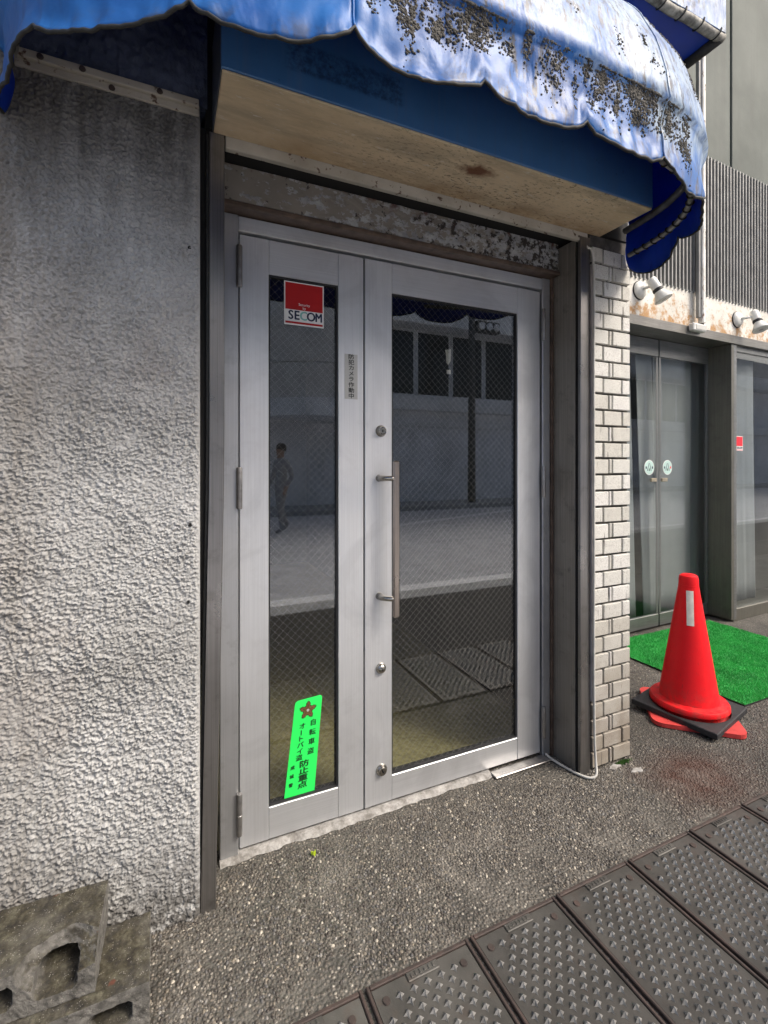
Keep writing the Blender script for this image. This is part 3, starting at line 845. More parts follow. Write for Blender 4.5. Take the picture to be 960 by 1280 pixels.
cb = thing('canopy_box', 'boxed blue fascia with cream rusty soffit above the doors', 'canopy')
box('fascia', 0.118, 1.666, -0.244, -0.232, 2.258, 2.505, M['fascia'], cb, 0.002)
box('side_panel', 0.118, 0.128, -0.2315, 0.010, 2.258, 2.505, simple('grey_side', (0.10, 0.115, 0.135), 0.5, 0.2), cb, 0.001)
box('side_panel', 1.656, 1.666, -0.2315, 0.010, 2.258, 2.505, M['fascia'], cb, 0.001)
box('soffit', 0.121, 1.664, -0.241, 0.0, 2.2505, 2.2575, M['soffit'], cb, 0.002)
box('top_board', 0.1185, 1.6655, -0.2435, 0.010, 2.506, 2.512, M['dark'], cb, 0)
box('rear_lip', 0.154, 1.60, 0.002, 0.022, 2.218, 2.2560, M['cream_metal'], cb, 0.002)

# ================================================================== DOORS
YD = 0.168
fr = thing('door_frame', 'aluminium frame around the two glazed door leaves', 'door frame')
box('jamb', 0.153, 0.211, 0.158, 0.245, 0.004, 2.108, M['alu_frame'], fr, 0.002)
box('jamb', 1.500, 1.5415, 0.158, 0.245, 0.004, 2.108, M['alu_frame'], fr, 0.002)
box('head', 0.2115, 1.4995, 0.160, 0.245, 2.058, 2.106, M['alu_h'], fr, 0.002)
box('stop', 0.2115, 1.4995, 0.212, 0.240, 2.030, 2.0575, M['black'], fr, 0)
bm = bmesh.new()
bm_box(bm, 1.22, 1.515, 0.118, 0.166, 0.004, 0.011, 0.002)
bm_box(bm, 0.2115, 1.4995, 0.19, 0.24, 0.004, 0.016, 0.002)
bm_obj('sill_plate', bm, M['hinge'], fr)
for sx in (1.27, 1.37, 1.47):
    lathe('screw', [(0.0, 0.0012), (0.004, 0.001), (0.005, 0)], M['hinge'], fr, 10, Matrix.Translation((sx, 0.138, 0.011)))

# mortar sill in front of the doors
def sill():
    nx, ny = 170, 9
    X, T = np.meshgrid(np.linspace(0.152, 1.22, nx), np.linspace(0, 1, ny), indexing='ij')
    front = 0.140 + 0.008 * noise2(X * 7, X * 0 + 1.5, 41) + 0.006 * noise2(X * 30, X * 0 + 4.5, 42)
    Y = front * (1 - T) + 0.19 * T
    Zz = 0.001 + 0.011 * np.clip(T * 2.2, 0, 1) + 0.0018 * noise2(X * 24, Y * 40, 43)
    o = npmesh('mortar_sill', np.stack([X, Y, Zz], -1).reshape(-1, 3), grid_faces(nx, ny), M['concrete_sill'])
    tag(o, 'rough pale mortar sill along the foot of the doors', 'sill')
sill()

def knob(name, x, z, parent, kind):
    Mx = Matrix.Translation((x, YD, z)) @ Matrix.Rotation(R(90), 4, 'X')
    if kind == 'cyl':
        prof = [(0.0215, 0.0), (0.0215, 0.004), (0.018, 0.008), (0.0155, 0.016), (0.0145, 0.020), (0.0125, 0.021), (0.011, 0.0195), (0.0, 0.0195)]
    elif kind == 'dome':
        prof = [(0.0205, 0.0), (0.0205, 0.003), (0.018, 0.008), (0.0145, 0.013), (0.0095, 0.0165), (0.004, 0.018), (0.0, 0.0182)]
    else:
        prof = [(0.0225, 0.0), (0.0225, 0.003), (0.0195, 0.007), (0.0170, 0.011), (0.0150, 0.0115), (0.0140, 0.014), (0.0, 0.0145)]
    o = lathe(name, prof, M['chrome'], parent, 24, Mx)
    k = box('key_slot', x - 0.0008, x + 0.0008, YD - 0.0225, YD - 0.0135, z - 0.004, z + 0.004, M['black'], o, 0)
    return o

def hinge(x, z, parent):
    o = lathe('hinge', [(0.0085, -0.068), (0.0095, -0.064), (0.0095, -0.001), (0.0085, 0.0), (0.0095, 0.001), (0.0095, 0.064), (0.0085, 0.068)], M['hinge'], parent, 14, Matrix.Translation((x, 0.150, z)))
    return o

def leaf(name, label, x0, x1, gx0, gx1, gz0, gz1):
    d = thing(name, label, 'door', group='leaves of the glazed double door')
    Z0, Z1 = 0.020, 2.050
    box('stile', x0, gx0, YD, 0.208, Z0, Z1, M['alu'], d, 0.0018)
    box('stile', gx1, x1, YD, 0.208, Z0, Z1, M['alu'], d, 0.0018)
    box('top_rail', gx0 + 0.0008, gx1 - 0.0008, YD + 0.0006, 0.208, gz1, Z1 - 0.0005, M['alu_h'], d, 0.0015)
    box('bottom_rail', gx0 + 0.0008, gx1 - 0.0008, YD + 0.0006, 0.208, Z0 + 0.0005, gz0, M['alu_h'], d, 0.0015)
    # glazing gasket
    bm = bmesh.new(); g = 0.006
    for (a0, a1, b0, b1) in ((gx0, gx0 + g, gz0, gz1), (gx1 - g, gx1, gz0, gz1), (gx0 + g, gx1 - g, gz0, gz0 + g), (gx0 + g, gx1 - g, gz1 - g, gz1)):
        bm_box(bm, a0, a1, 0.1745, 0.2, b0, b1, 0)
    bm_obj('gasket', bm, M['rubber'], d)
    pane = box('glass_pane', gx0 + g, gx1 - g, 0.182, 0.1882, gz0 + g, gz1 - g, M['glass'], d, 0)
    # wire embedded in the glass
    V, F = [], []
    pitch = 0.0285
    W, H = gx1 - gx0 - 2 * g, gz1 - gz0 - 2 * g
    sl = 1.0
    def seg(ax, az, bx_, bz):
        dx, dz = bx_ - ax, bz - az; Ln = math.hypot(dx, dz)
        if Ln < 0.004: return
        nx_, nz_ = -dz / Ln * 0.00021, dx / Ln * 0.00021
        i = len(V)
        for (qx, qz) in ((ax, az), (bx_, bz)):
            X_, Z_ = gx0 + g + qx, gz0 + g + qz
            V.extend([(X_ + nx_, 0.1848, Z_ + nz_), (X_ - nx_, 0.1848, Z_ - nz_), (X_, 0.1856, Z_)])
        F.extend([(i, i + 1, i + 4, i + 3), (i + 1, i + 2, i + 5, i + 4), (i + 2, i, i + 3, i + 5)])
    c = -W
    while c < H:
        a0 = max(0.0, -c); a1 = min(W, H - c)
        if a1 > a0: seg(a0, c + a0, a1, c + a1)
        c += pitch
    c = 0.0
    while c < H + W:
        a0 = max(0.0, c - H); a1 = min(W, c)
        if a1 > a0: seg(a0, c - a0, a1, c - a1)
        c += pitch
    o = pymesh('wire_mesh', V, F, M['wire'], pane); tag(o, kind='stuff')
    return d

dl = leaf('door_leaf', 'narrow left glazed leaf with green and red stickers', 0.216, 0.6565, 0.311, 0.559, 0.127, 1.934)
dr = leaf('door_leaf', 'wide right glazed leaf with the bronze pull handle', 0.6615, 1.494, 0.772, 1.370, 0.113, 1.938)
box('astragal', 0.6615, 0.686, 0.1655, 0.1675, 0.022, 2.048, M['alu'], dr, 0.0007)
box('gap_seal', 0.6568, 0.6612, 0.176, 0.2, 0.022, 2.046, M['black'], dr, 0)
for z in (1.937, 1.212, 0.146): hinge(0.2128, z, dl)
for z in (1.901, 1.213, 0.160): hinge(1.4985, z, dr)
knob('lock_cylinder', 0.726, 1.414, dr, 'cyl')
knob('lock_cylinder', 0.726, 0.527, dr, 'dome')
knob('lock_cylinder', 0.729, 0.146, dr, 'low')
# pull handle
hd = bpy.data.objects.new('pull_handle', None); COL.objects.link(hd); hd.parent = dr
bm = bmesh.new(); bm_box(bm, 0.7465, 0.7715, 0.097, 0.112, 0.7306, 1.3026, 0.005); bm_obj('grip_bar', bm, M['bronze'], hd)
for z in (1.238, 0.798):
    V, F = tube_geo([(0.718, YD, z), (0.720, 0.140, z), (0.728, 0.124, z), (0.744, 0.112, z), (0.757, 0.108, z)], [0.013, 0.011, 0.0095, 0.0095, 0.011], 12)
    o = pymesh('bracket', V, F, M['chrome'], hd, True)
    # rose at its root merged as a small collar on the same bracket mesh
    bm = bmesh.new(); bm.from_mesh(o.data)
    bmesh.ops.create_cone(bm, cap_ends=True, segments=20, radius1=0.0135, radius2=0.0115, depth=0.006, matrix=Matrix.Translation((0.718, YD - 0.003, z)) @ Matrix.Rotation(R(90), 4, 'X'))
    bm.to_mesh(o.data); bm.free()

# stickers on the leaves
sk = box('security_sticker', 0.366, 0.508, 0.1806, 0.1816, 1.775, 1.926, M['st_white'], dl, 0)
tag(sk, 'square red and white security sticker on the glass')
box('red_field', 0.370, 0.504, 0.1798, 0.1803, 1.829, 1.922, M['st_red'], sk, 0)
box('red_bar', 0.370, 0.504, 0.1798, 0.1803, 1.7805, 1.7875, M['st_red'], sk, 0)
xs = 0.378
for ch, wch in (('S', 0.0225), ('E', 0.0215), ('C', 0.025), ('O', 0.0285), ('M', 0.0275)):
    text('lettering', ch, 0.043, M['st_teal'] if ch == 'C' else M['st_navy'], sk, xs + wch / 2, 0.1795, 1.8085, 0.0013, 0.92 if ch not in 'M' else 0.80)
    xs += wch
text('lettering', 'Security', 0.0125, M['st_white'], sk, 0.437, 0.1795, 1.8485, 0.0)
text('lettering', 'by', 0.0125, M['st_white'], sk, 0.437, 0.1795, 1.8365, 0.0)

cs = box('camera_notice', 0.583, 0.632, YD - 0.0016, YD - 0.0004, 1.527, 1.690, M['st_silver'], dl, 0)
tag(cs, 'small silver vertical notice with black lettering on the stile')
for i, ch in enumerate('防犯カメラ作動中'):
    text('lettering', ch, 0.0225, M['st_black'], cs, 0.6075, YD - 0.0024, 1.6795 - i * 0.0203, 0.00045, 1.05, 0.86)

# green police notice, leaning parallelogram
def green_notice():
    tl, tr_, brr, bl = (0.405, 0.462), (0.503, 0.468), (0.474, 0.134), (0.366, 0.134)
    def q(u, v):
        x = (tl[0] * (1 - u) + tr_[0] * u) * (1 - v) + (bl[0] * (1 - u) + brr[0] * u) * v
        z = (tl[1] * (1 - u) + tr_[1] * u) * (1 - v) + (bl[1] * (1 - u) + brr[1] * u) * v
        return x, z
    out = [q(0, 1), q(0, 0.04), q(0.02, 0.012), q(0.10, 0), q(0.90, 0), q(0.98, 0.012), q(1, 0.04), q(1, 1)]
    o = poly_plate('police_notice', out[::-1], 0.1803, 0.001, M['st_green'], dl)
    tag(o, 'bright green slanted vertical notice at the foot of the glass')
    # emblem: five-armed badge star
    cx, cz = q(0.50, 0.125)
    def star(name, ro, ri, mat, y, teeth):
        pts = []
        for k in range(5):
            a0 = R(90 + 72 * k)
            for (da, rr) in ((-26, ri), (-17, (ri + ro) * 0.52), (-13, (ri + ro) * 0.47), (-8, ro * 0.93), (-4, ro * 0.84), (0, ro), (4, ro * 0.84), (8, ro * 0.93), (13, (ri + ro) * 0.47), (17, (ri + ro) * 0.52), (26, ri)) if teeth else ((-36, ri), (0, ro)):
                a = a0 + R(da)
                pts.append((cx + rr * math.cos(a) * 0.98 + 0.10 * rr * math.sin(a), cz + rr * math.sin(a)))
        return poly_plate(name, pts, y, 0.0003, mat, o)
    star('emblem', 0.034, 0.0185, M['st_black'], 0.1796, True)
    star('emblem', 0.0305, 0.0155, M['st_brown'], 0.1792, True)
    star('emblem', 0.021, 0.006, M['st_black'], 0.1788, False)
    star('emblem', 0.0165, 0.005, M['st_brown'], 0.1784, False)
    lathe('emblem', [(0.0, 0.0004), (0.0048, 0.0003), (0.005, 0)], M['st_silver'], o, 12, Matrix.Translation((cx, 0.1783, cz)) @ Matrix.Rotation(R(90), 4, 'X'))
    sh = 0.10
    for i, ch in enumerate('自転車盗'):
        x, z = q(0.745, 0.275 + 0.099 * i)
        text('lettering', ch, 0.0285, M['st_greentext'], o, x, 0.1795, z, 0.0006, 0.86, 0.80, sh, R(4))
    for i, ch in enumerate('オートバイ盗'):
        x, z = q(0.36, 0.285 + 0.0655 * i)
        if ch == 'ー':
            text('lettering', 'ー', 0.027, M['st_greentext'], o, x, 0.1795, z, 0.0006, 0.8, 0.9, 0.0, R(88))
        else:
            text('lettering', ch, 0.0285, M['st_greentext'], o, x, 0.1795, z, 0.0006, 0.86, 0.74, sh, R(4))
    for i, ch in enumerate('防止重点地'):
        x, z = q(0.56, 0.688 + 0.073 * i)
        if i == 4: continue
        text('lettering', ch, 0.037, M['st_greentext'], o, x, 0.1795, z, 0.0010, 0.98, 0.66, sh, R(4))
    for i, ch in enumerate('成城警'):
        x, z = q(0.17, 0.70 + 0.090 * i)
        text('lettering', ch, 0.0205, M['st_greentext'], o, x, 0.1795, z, 0.0006, 0.74, 0.68, sh, R(4))
green_notice()
# scrap of old tape inside the wide leaf's glass
sc = poly_plate('paper_scrap', [(1.02, 1.752), (1.048, 1.757), (1.046, 1.71), (1.040, 1.70), (1.036, 1.692), (1.026, 1.70), (1.024, 1.735)], 0.1897, 0.0006, M['paper'], dr)
tag(sc, 'scrap of old paper stuck high on the glass')
poly_plate('paper_scrap', [(1.027, 1.672), (1.047, 1.672), (1.047, 1.655), (1.028, 1.655)], 0.1897, 0.0006, M['paper'], dr)

# pale cable down the right guide
cb_pts = [(1.590, 0.0, 2.20), (1.612, -0.016, 2.12), (1.613, -0.017, 1.6), (1.613, -0.018, 1.05), (1.6135, -0.017, 0.5), (1.616, -0.018, 0.16), (1.612, -0.028, 0.06), (1.595, -0.045, 0.020), (1.568, -0.035, 0.009), (1.545, 0.005, 0.008), (1.530, 0.06, 0.008), (1.518, 0.12, 0.010), (1.510, 0.152, 0.018)]
o = tube('cable', [tuple(p) for p in catmull(cb_pts, 8)], 0.0052, M['cable'], None, 8)
tag(o, 'thin pale cable hanging down beside the bricks and curling to the sill', 'cable')

# ================================================================== BRICK PILLAR
def brick_pillar():
    root = thing('brick_pillar', 'narrow pillar of speckled white bricks right of the doors', 'pillar')
    box('mortar_core', 1.622, 1.848, 0.0135, 0.261, 0.001, 2.26, M['mortar'], root, 0)
    meshes = {}
    def brick(w_, h_, k):
        key = (round(w_, 3), k)
        if key in meshes: return meshes[key]
        bm = bmesh.new(); bm_box(bm, 0, w_, 0, 0.02, 0, h_, 0.0022)
        for v in bm.verts: v.co += Vector((random.uniform(-1, 1), random.uniform(-1, 1) * 0.5, random.uniform(-1, 1))) * 0.0006
        me = bpy.data.meshes.new('brick'); bm.to_mesh(me); bm.free(); me.materials.append(M['brick%d' % k]); meshes[key] = me
        return me
    pitch, h_ = 0.0688, 0.0595
    z = 0.012; row = 0
    while z + h_ < 2.245:
        cuts = ((1.624, 0.060), (1.692, 0.105), (1.805, 0.045)) if row % 2 else ((1.624, 0.094), (1.7255, 0.013), (1.746, 0.104))
        for (x, w_) in cuts:
            o = bpy.data.objects.new('brick', brick(w_, h_, random.randrange(3))); COL.objects.link(o); o.parent = root
            o.location = (x + random.uniform(-.001, .001), 0.0 + random.uniform(-.0012, .0012), z + random.uniform(-.0008, .0008))
        z += pitch; row += 1
brick_pillar()
# moss at its foot
def moss():
    V, F = [], []
    for k in range(420):
        x = 1.79 + random.gauss(0, 0.022); y = -0.006 - abs(random.gauss(0, 0.008)); h = random.uniform(0.003, 0.012) * math.exp(-((x - 1.79) / 0.04) ** 2)
        a = random.uniform(0, 6.28); r_ = 0.0016; i = len(V)
        V += [(x + r_ * math.cos(a), y + r_ * math.sin(a), 0.0), (x - r_ * math.cos(a), y - r_ * math.sin(a), 0.0), (x + random.gauss(0, .002), y + random.gauss(0, .002), h + 0.003), (x + r_ * math.sin(a), y - r_ * math.cos(a), 0.0)]
        F += [(i, i + 1, i + 2), (i, i + 3, i + 2), (i + 1, i + 3, i + 2)]
    o = pymesh('moss', V, F, M['moss']); tag(o, 'small tuft of green moss at the foot of the bricks', 'moss', kind='stuff')
moss()

# ================================================================== BLUE AWNING
PLAN = [(-0.372, -0.003), (-0.325, -0.17), (-0.246, -0.321), (-0.115, -0.42), (0.037, -0.498), (0.188, -0.548), (0.338, -0.574), (0.495, -0.575), (0.654, -0.575), (0.81, -0.575), (0.968, -0.575), (1.12, -0.573), (1.279, -0.567), (1.435, -0.540), (1.574, -0.489), (1.690, -0.395), (1.772, -0.270), (1.815, -0.140), (1.835, -0.004)]
CUSP = [0, 2, 4, 6, 8, 10, 12, 14, 16, 18]          # indices into PLAN where the scallops meet
SAG = [0.030, 0.044, 0.056, 0.050, 0.045, 0.040, 0.055, 0.042, 0.075]
RAIL_Z, HEM_Z, RISE = 2.318, 2.160, 0.60
def plan_curve(n=14):
    return np.array(catmull(PLAN, n)), n
def awning():
    root = thing('blue_awning', 'weathered blue vinyl awning with scalloped hem over the doors', 'awning')
    C, n = plan_curve()
    m = len(C)
    idx = np.arange(m) / n
    hem = np.zeros(m)
    for a, b, s in zip(CUSP[:-1], CUSP[1:], SAG):
        k = (idx >= a) & (idx <= b); u = (idx[k] - a) / (b - a)
        prof = np.sin(np.pi * np.clip(u, 0, 1)) ** 0.62
        hem[k] = s * prof
    tang = np.gradient(C, axis=0); tang /= np.linalg.norm(tang, axis=1)[:, None]
    nrm = np.stack([tang[:, 1], -tang[:, 0]], 1)
    arc = np.concatenate([[0], np.cumsum(np.linalg.norm(np.diff(C, axis=0), axis=1))])
    cx = np.clip(C[:, 0], 0.338, 1.279)
    rows_v = 16
    V = []
    for j in range(rows_v + 1):                       # valance, hem up to the rail
        t = j / rows_v
        z = (HEM_Z - hem) * (1 - t) + RAIL_Z * t
        flare = 0.018 * (1 - t) * noise2(arc * 6, np.full(m, t * 1.5), 51) + 0.007 * noise2(arc * 22, np.full(m, t * 3), 52) * (1 - 0.5 * t) + 0.0045 * noise2(arc * 48, np.full(m, t * 2.0), 54) * (1 - t) - 0.012 * np.sin(np.pi * t)
        if j == rows_v: flare = flare * 0 + 0.010
        V.append(np.stack([C[:, 0] + nrm[:, 0] * flare, C[:, 1] + nrm[:, 1] * flare, z], 1))
    rows_r = 22
    for j in range(1, rows_r + 1):                    # barrel roof back to the wall
        s = math.radians(86) * j / rows_r
        cs_, sn = math.cos(s), math.sin(s)
        d = 0.010 * math.exp(-j / 1.2) + 0.006 * noise2(arc * 5, np.full(m, j * 0.35), 53)
        V.append(np.stack([cx + (C[:, 0] - cx) * cs_ + nrm[:, 0] * d, C[:, 1] * cs_ + nrm[:, 1] * d, np.full(m, RAIL_Z + RISE * sn)], 1))
    V = np.array(V)                                   # rows, m, 3
    def part(name, a, b):
        k0, k1 = int(round(a * n)), int(round(b * n)) + 1
        sub = V[:, k0:k1]
        nr, nc = sub.shape[:2]
        F = grid_faces(nr, nc)
        o = npmesh(name, sub.reshape(-1, 3), F, M['vinyl'], root)
        md = o.modifiers.new('solid', 'SOLIDIFY'); md.thickness = 0.0016; md.offset = 0
        return o
    part('end_panel', 0, 6); part('front_panel', 6, 12); part('end_panel', 12, 18)
    LV = V.copy()
    LV[:, :, 0] -= nrm[None, :, 0] * 0.004; LV[:, :, 1] -= nrm[None, :, 1] * 0.004; LV[rows_v:, :, 2] -= 0.003
    npmesh('lining', LV.reshape(-1, 3), grid_faces(LV.shape[0], LV.shape[1]), M['lining'], root)
    hp = V[0]
    tube('hem_binding', [tuple(p) for p in hp], 0.0042, M['binding'], root, 6)
    for a in (6, 12):
        k = int(a * n)
        tube('seam', [tuple(V[j, k] + np.array([nrm[k, 0], nrm[k, 1], 0]) * 0.001) for j in range(0, rows_v + rows_r)], 0.0028, M['vinyl'], root, 6)
    rp = C - nrm * 0.018
    tube('front_rail', [(p[0], p[1], RAIL_Z - 0.012) for p in rp], 0.014, M['pipe'], root, 8)
    lp = C - nrm * 0.036
    k0, k1 = int(12.3 * n), int(17.8 * n)
    low = [(p[0], p[1], 2.182) for p in lp[k0:k1]]
    tube('lower_rail', low, 0.010, M['pipe'], root, 8)
    for i in range(2, len(low) - 2, 5):
        p = Vector(low[i]); q = Vector(low[i + 1]); t = (q - p).normalized(); s = t.cross(Vector((0, 0, 1))).normalized(); u = s.cross(t)
        ring = [tuple(p + (s * math.cos(a) + u * math.sin(a)) * 0.0122 + t * 0.005 * math.sin(a)) for a in np.linspace(0, 2 * math.pi, 11)]
        tube('lacing', ring, 0.0028, M['binding'], root, 5)
    # lichen crust on the valance and the roof (uncountable)
    base_v = []; base_f = []
    bm = bmesh.new(); bmesh.ops.create_icosphere(bm, subdivisions=1, radius=1.0)
    bm.verts.ensure_lookup_table()
    IV = np.array([v.co[:] for v in bm.verts]); IF = np.array([[v.index for v in f.verts] for f in bm.faces]); bm.free()
    VV, FF = [], []; cnt = 0
    clusters = []
    r3 = np.random.default_rng(77)
    for q in range(58):                                # valance runs
        a = r3.uniform(6.2, 12.9); clusters.append((a, r3.uniform(0.55, 0.97), r3.uniform(0.06, 0.24), r3.uniform(0.10, 0.42), int(r3.uniform(40, 170)), 0))
    for q in range(46):                                # roof spots
        clusters.append((r3.uniform(6.4, 13.8), r3.uniform(0.02, 0.7), r3.uniform(0.05, 0.15), r3.uniform(0.02, 0.07), int(r3.uniform(10, 60)), 1))
    for (a, t0, wa, wt, num, roof) in clusters:
        for e in range(num):
            aa = a + r3.normal(0, wa * 0.5); tt = t0 + r3.normal(0, wt * 0.5)
            if roof: row = rows_v + np.clip(tt, 0.01, 0.95) * rows_r
            else: row = np.clip(tt, 0.05, 0.97) * rows_v
            col = np.clip(aa * n, 1, m - 2)
            j, k = int(row), int(col)
            p = V[min(j, len(V) - 1), k] * (1 - (col - k)) + V[min(j, len(V) - 1), k + 1] * (col - k)
            p2 = V[min(j + 1, len(V) - 1), k]
            p = p + (p2 - V[min(j, len(V) - 1), k]) * (row - j)
            rad = r3.uniform(0.0010, 0.0050) * r3.uniform(0.6, 1.0) * (1.0 if not roof else 0.9)
            sv = IV * rad * np.array([1.1, 0.7, 1.0]) * (1 + r3.uniform(-.25, .25, (len(IV), 1)))
            VV.append(sv + p + np.array([nrm[k, 0], nrm[k, 1], 0]) * rad * 0.25); FF.append(IF + cnt * len(IV)); cnt += 1
    o = npmesh('lichen', np.concatenate(VV), np.concatenate(FF), M['lichen'], root); tag(o, kind='stuff')
awning()

# second awning higher up on the right
ua = thing('upper_awning', 'higher blue awning with laced rusty pipe edge, cut off by the top frame', 'awning')
box('underside', 0.6, 2.165, -0.165, 0.010, 3.150, 3.156, M['blue_under'], ua, 0)
box('front_sheet', 0.6, 2.195, -0.197, -0.193, 3.150, 3.9, M['vinyl'], ua, 0.001)
box('end_sheet', 2.192, 2.196, -0.192, 0.010, 3.150, 3.9, M['vinyl'], ua, 0.001)
g_rusty = simple('flaking_pipe', (0.24, 0.235, 0.21), 0.7, 0.2, 0.8, 30, 0.6, 120)
tube('front_pipe', [(0.6 + 0.08 * i, -0.178 + 0.002 * math.sin(i * 1.7), 3.142 + 0.002 * math.sin(i * 2.3)) for i in range(21)], 0.019, g_rusty, ua, 12)
tube('end_pipe', [(2.188, -0.178, 3.142), (2.186, -0.09, 3.140), (2.185, 0.008, 3.140)], 0.022, M['binding'], ua, 10)
for i in range(8):
    x = 1.35 + 0.115 * i
    ring = [(x + 0.012 * math.sin(a), -0.178 + 0.024 * math.cos(a), 3.146 + 0.026 * math.sin(a)) for a in np.linspace(0, 6.283, 12)]
    tube('lacing', ring, 0.003, M['binding'], ua, 5)

# ================================================================== NEIGHBOUR
NX, NY, NR = 3.0, 0.86, R(2.0)
def nthing(name, label, cat, group=None): return thing(name, label, cat, (NX, NY, 0), NR, group)
nb = nthing('neighbour_building', 'grey set-back shopfront with louvres right of the bricks', 'building')
box('upper_wall', -1.1, 1.398, 0.13, 0.45, 3.68, 7.5, M['nconc'], nb, 0.004)
box('upper_wall', 1.43, 6.0, 0.13, 0.45, 3.68, 7.5, M['nconc'], nb, 0.004)
box('wall_joint', 1.398, 1.43, 0.15, 0.45, 3.68, 7.5, simple('dark_joint', (0.085, 0.09, 0.08), 0.8), nb, 0)  # joint coloured darker than the wall panels
box('louvre_backing', -1.1, 6.0, 0.14, 0.45, 2.62, 3.679, M['dark'], nb, 0)
box('rusty_beam', -1.1, 6.0, 0.012, 0.45, 2.335, 2.6195, M['beam'], nb, 0.004)
fin_me = None
for i in range(84):
    if fin_me is None:
        o = box('louvre_fin', -0.0065, 0.0065, 0.0, 0.085, 2.6, 3.70, M['fin'], nb, 0.001); fin_me = o.data
    else:
        o = bpy.data.objects.new('louvre_fin', fin_me); COL.objects.link(o); o.parent = nb
    o.location = (-0.75 + 0.0445 * i, 0, 0)
box('header', -1.1, 6.0, -0.012, 0.185, 2.265, 2.334, M['header'], nb, 0.003)
box('pillar', 1.170, 1.205, 0.0, 0.19, 0.02, 2.264, M['npillar'], nb, 0.002)
box('pillar', 1.2055, 1.245, 0.0, 0.17, 0.02, 2.264, M['nsteel'], nb, 0.002)
box('plinth', 1.206, 6.0, 0.005, 0.25, 0.0, 0.10, M['npillar'], nb, 0.003)
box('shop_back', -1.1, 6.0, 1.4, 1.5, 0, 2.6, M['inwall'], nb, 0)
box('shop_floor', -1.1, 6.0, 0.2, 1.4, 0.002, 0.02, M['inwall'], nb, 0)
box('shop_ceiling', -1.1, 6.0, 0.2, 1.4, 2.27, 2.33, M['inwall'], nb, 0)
wd = box('side_window', 1.2455, 6.0, 0.03, 0.038, 0.1005, 2.264, M['glass_n'], nb, 0)
box('window_frame', 1.246, 6.0, 0.02, 0.05, 2.22, 2.2638, M['nsteel'], wd, 0.001)

def ndoor(label, u0, u1, hu):
    d = nthing('glass_door', label, 'door', 'glass doors of the set-back shopfront')
    box('glass_pane', u0 + 0.003, u1 - 0.003, 0.186, 0.194, 0.115, 2.13, M['glass_n'], d, 0)
    box('top_rail', u0 + 0.002, u1 - 0.002, 0.178, 0.205, 2.131, 2.262, M['nsteel'], d, 0.002)
    box('bottom_rail', u0 + 0.002, u1 - 0.002, 0.178, 0.205, 0.022, 0.1145, M['nsteel'], d, 0.002)
    box('edge_strip', hu - 0.010, hu + 0.010, 0.183, 0.1855, 0.116, 2.129, M['nsteel'], d, 0)
    return d
nd1 = ndoor('grey glass door next to the bricks with round sticker', -0.30, 0.515, 0.501)
nd2 = ndoor('grey glass door behind the traffic cone with round sticker', 0.525, 1.165, 0.537)
box('door_post', 1.150, 1.1695, 0.178, 0.2, 0.022, 2.262, M['nsteel'], nd2, 0.001)
for d, hu, su in ((nd1, 0.452, 0.408), (nd2, 0.585, 0.632)):
    box('finger_plate', hu - 0.033, hu + 0.033, 0.172, 0.1855, 1.150, 1.178, M['brass'], d, 0.002)
    Mx = Matrix.Translation((su, 0.1855, 1.262)) @ Matrix.Rotation(R(90), 4, 'X')
    s_ = lathe('round_sticker', [(0.0, 0.0012), (0.058, 0.0012), (0.058, 0.0)], M['st_white'], d, 28, Mx)
    lathe('disc', [(0.0, 0.0006), (0.054, 0.0006), (0.054, 0)], M['st_mint'], s_, 28, Matrix.Translation((su, 0.1841, 1.262)) @ Matrix.Rotation(R(90), 4, 'X'))
    for sg in (-1, 1):
        poly_plate('emblem', [(su + sg * 0.002, 1.296), (su + sg * 0.006, 1.296), (su + sg * 0.026, 1.236), (su + sg * 0.018, 1.236)][::sg], 0.1832, 0.0002, M['st_navy'], s_)
        box('emblem', su + sg * 0.037 - 0.007, su + sg * 0.037 + 0.007, 0.1828, 0.1831, 1.252, 1.270, M['st_navy'] if (sg < 0 or d is nd1) else M['st_brightred'], s_, 0)
    poly_plate('emblem', [(su - 0.008, 1.236), (su + 0.008, 1.236), (su, 1.262)], 0.1832, 0.0002, M['st_greentext'], s_)

ns = box('security_sticker', 1.290, 1.385, 0.0265, 0.0295, 1.400, 1.520, M['st_white'], nb, 0)
box('red_field', 1.294, 1.381, 0.0255, 0.0262, 1.438, 1.516, M['st_brightred'], ns, 0)
text('lettering', 'SECOM', 0.024, M['st_navy'], ns, 1.3375, 0.0252, 1.422, 0.0012, 1.0)
box('red_bar', 1.294, 1.381, 0.0255, 0.0262, 1.4035, 1.4075, M['st_brightred'], ns, 0)

def curtain(label, u0, u1, v, folds, amp, seed, lean_=0.0):
    nu, nz = int((u1 - u0) / 0.008), 12
    U, Zz = np.meshgrid(np.linspace(u0, u1, nu), np.linspace(0.06, 2.2, nz), indexing='ij')
    Vv = v + amp * noise2(U * folds, Zz * 0.35 + seed, seed) + 0.3 * amp * noise2(U * folds * 3, Zz * 0.5, seed + 1)
    o = npmesh('curtain', np.stack([U + lean_ * (2.2 - Zz), Vv, Zz], -1).reshape(-1, 3), grid_faces(nu, nz), M['curtain'])
    o.location = (NX, NY, 0); o.rotation_euler = (0, 0, NR)
    md = o.modifiers.new('solid', 'SOLIDIFY'); md.thickness = 0.002
    tag(o, label, 'curtain', 'grey curtains behind the set-back glass')
curtain('grey curtain behind the glass beside the bricks, left of its dark gap', -0.5, 0.31, 0.27, 5, 0.02, 61, 0.03)
curtain('grey curtain hanging behind the glass door meeting edge', 0.345, 0.53, 0.255, 6, 0.012, 63, 0.045)
curtain('smooth grey curtain filling the glass door behind the cone', 0.56, 1.06, 0.26, 3, 0.016, 65)
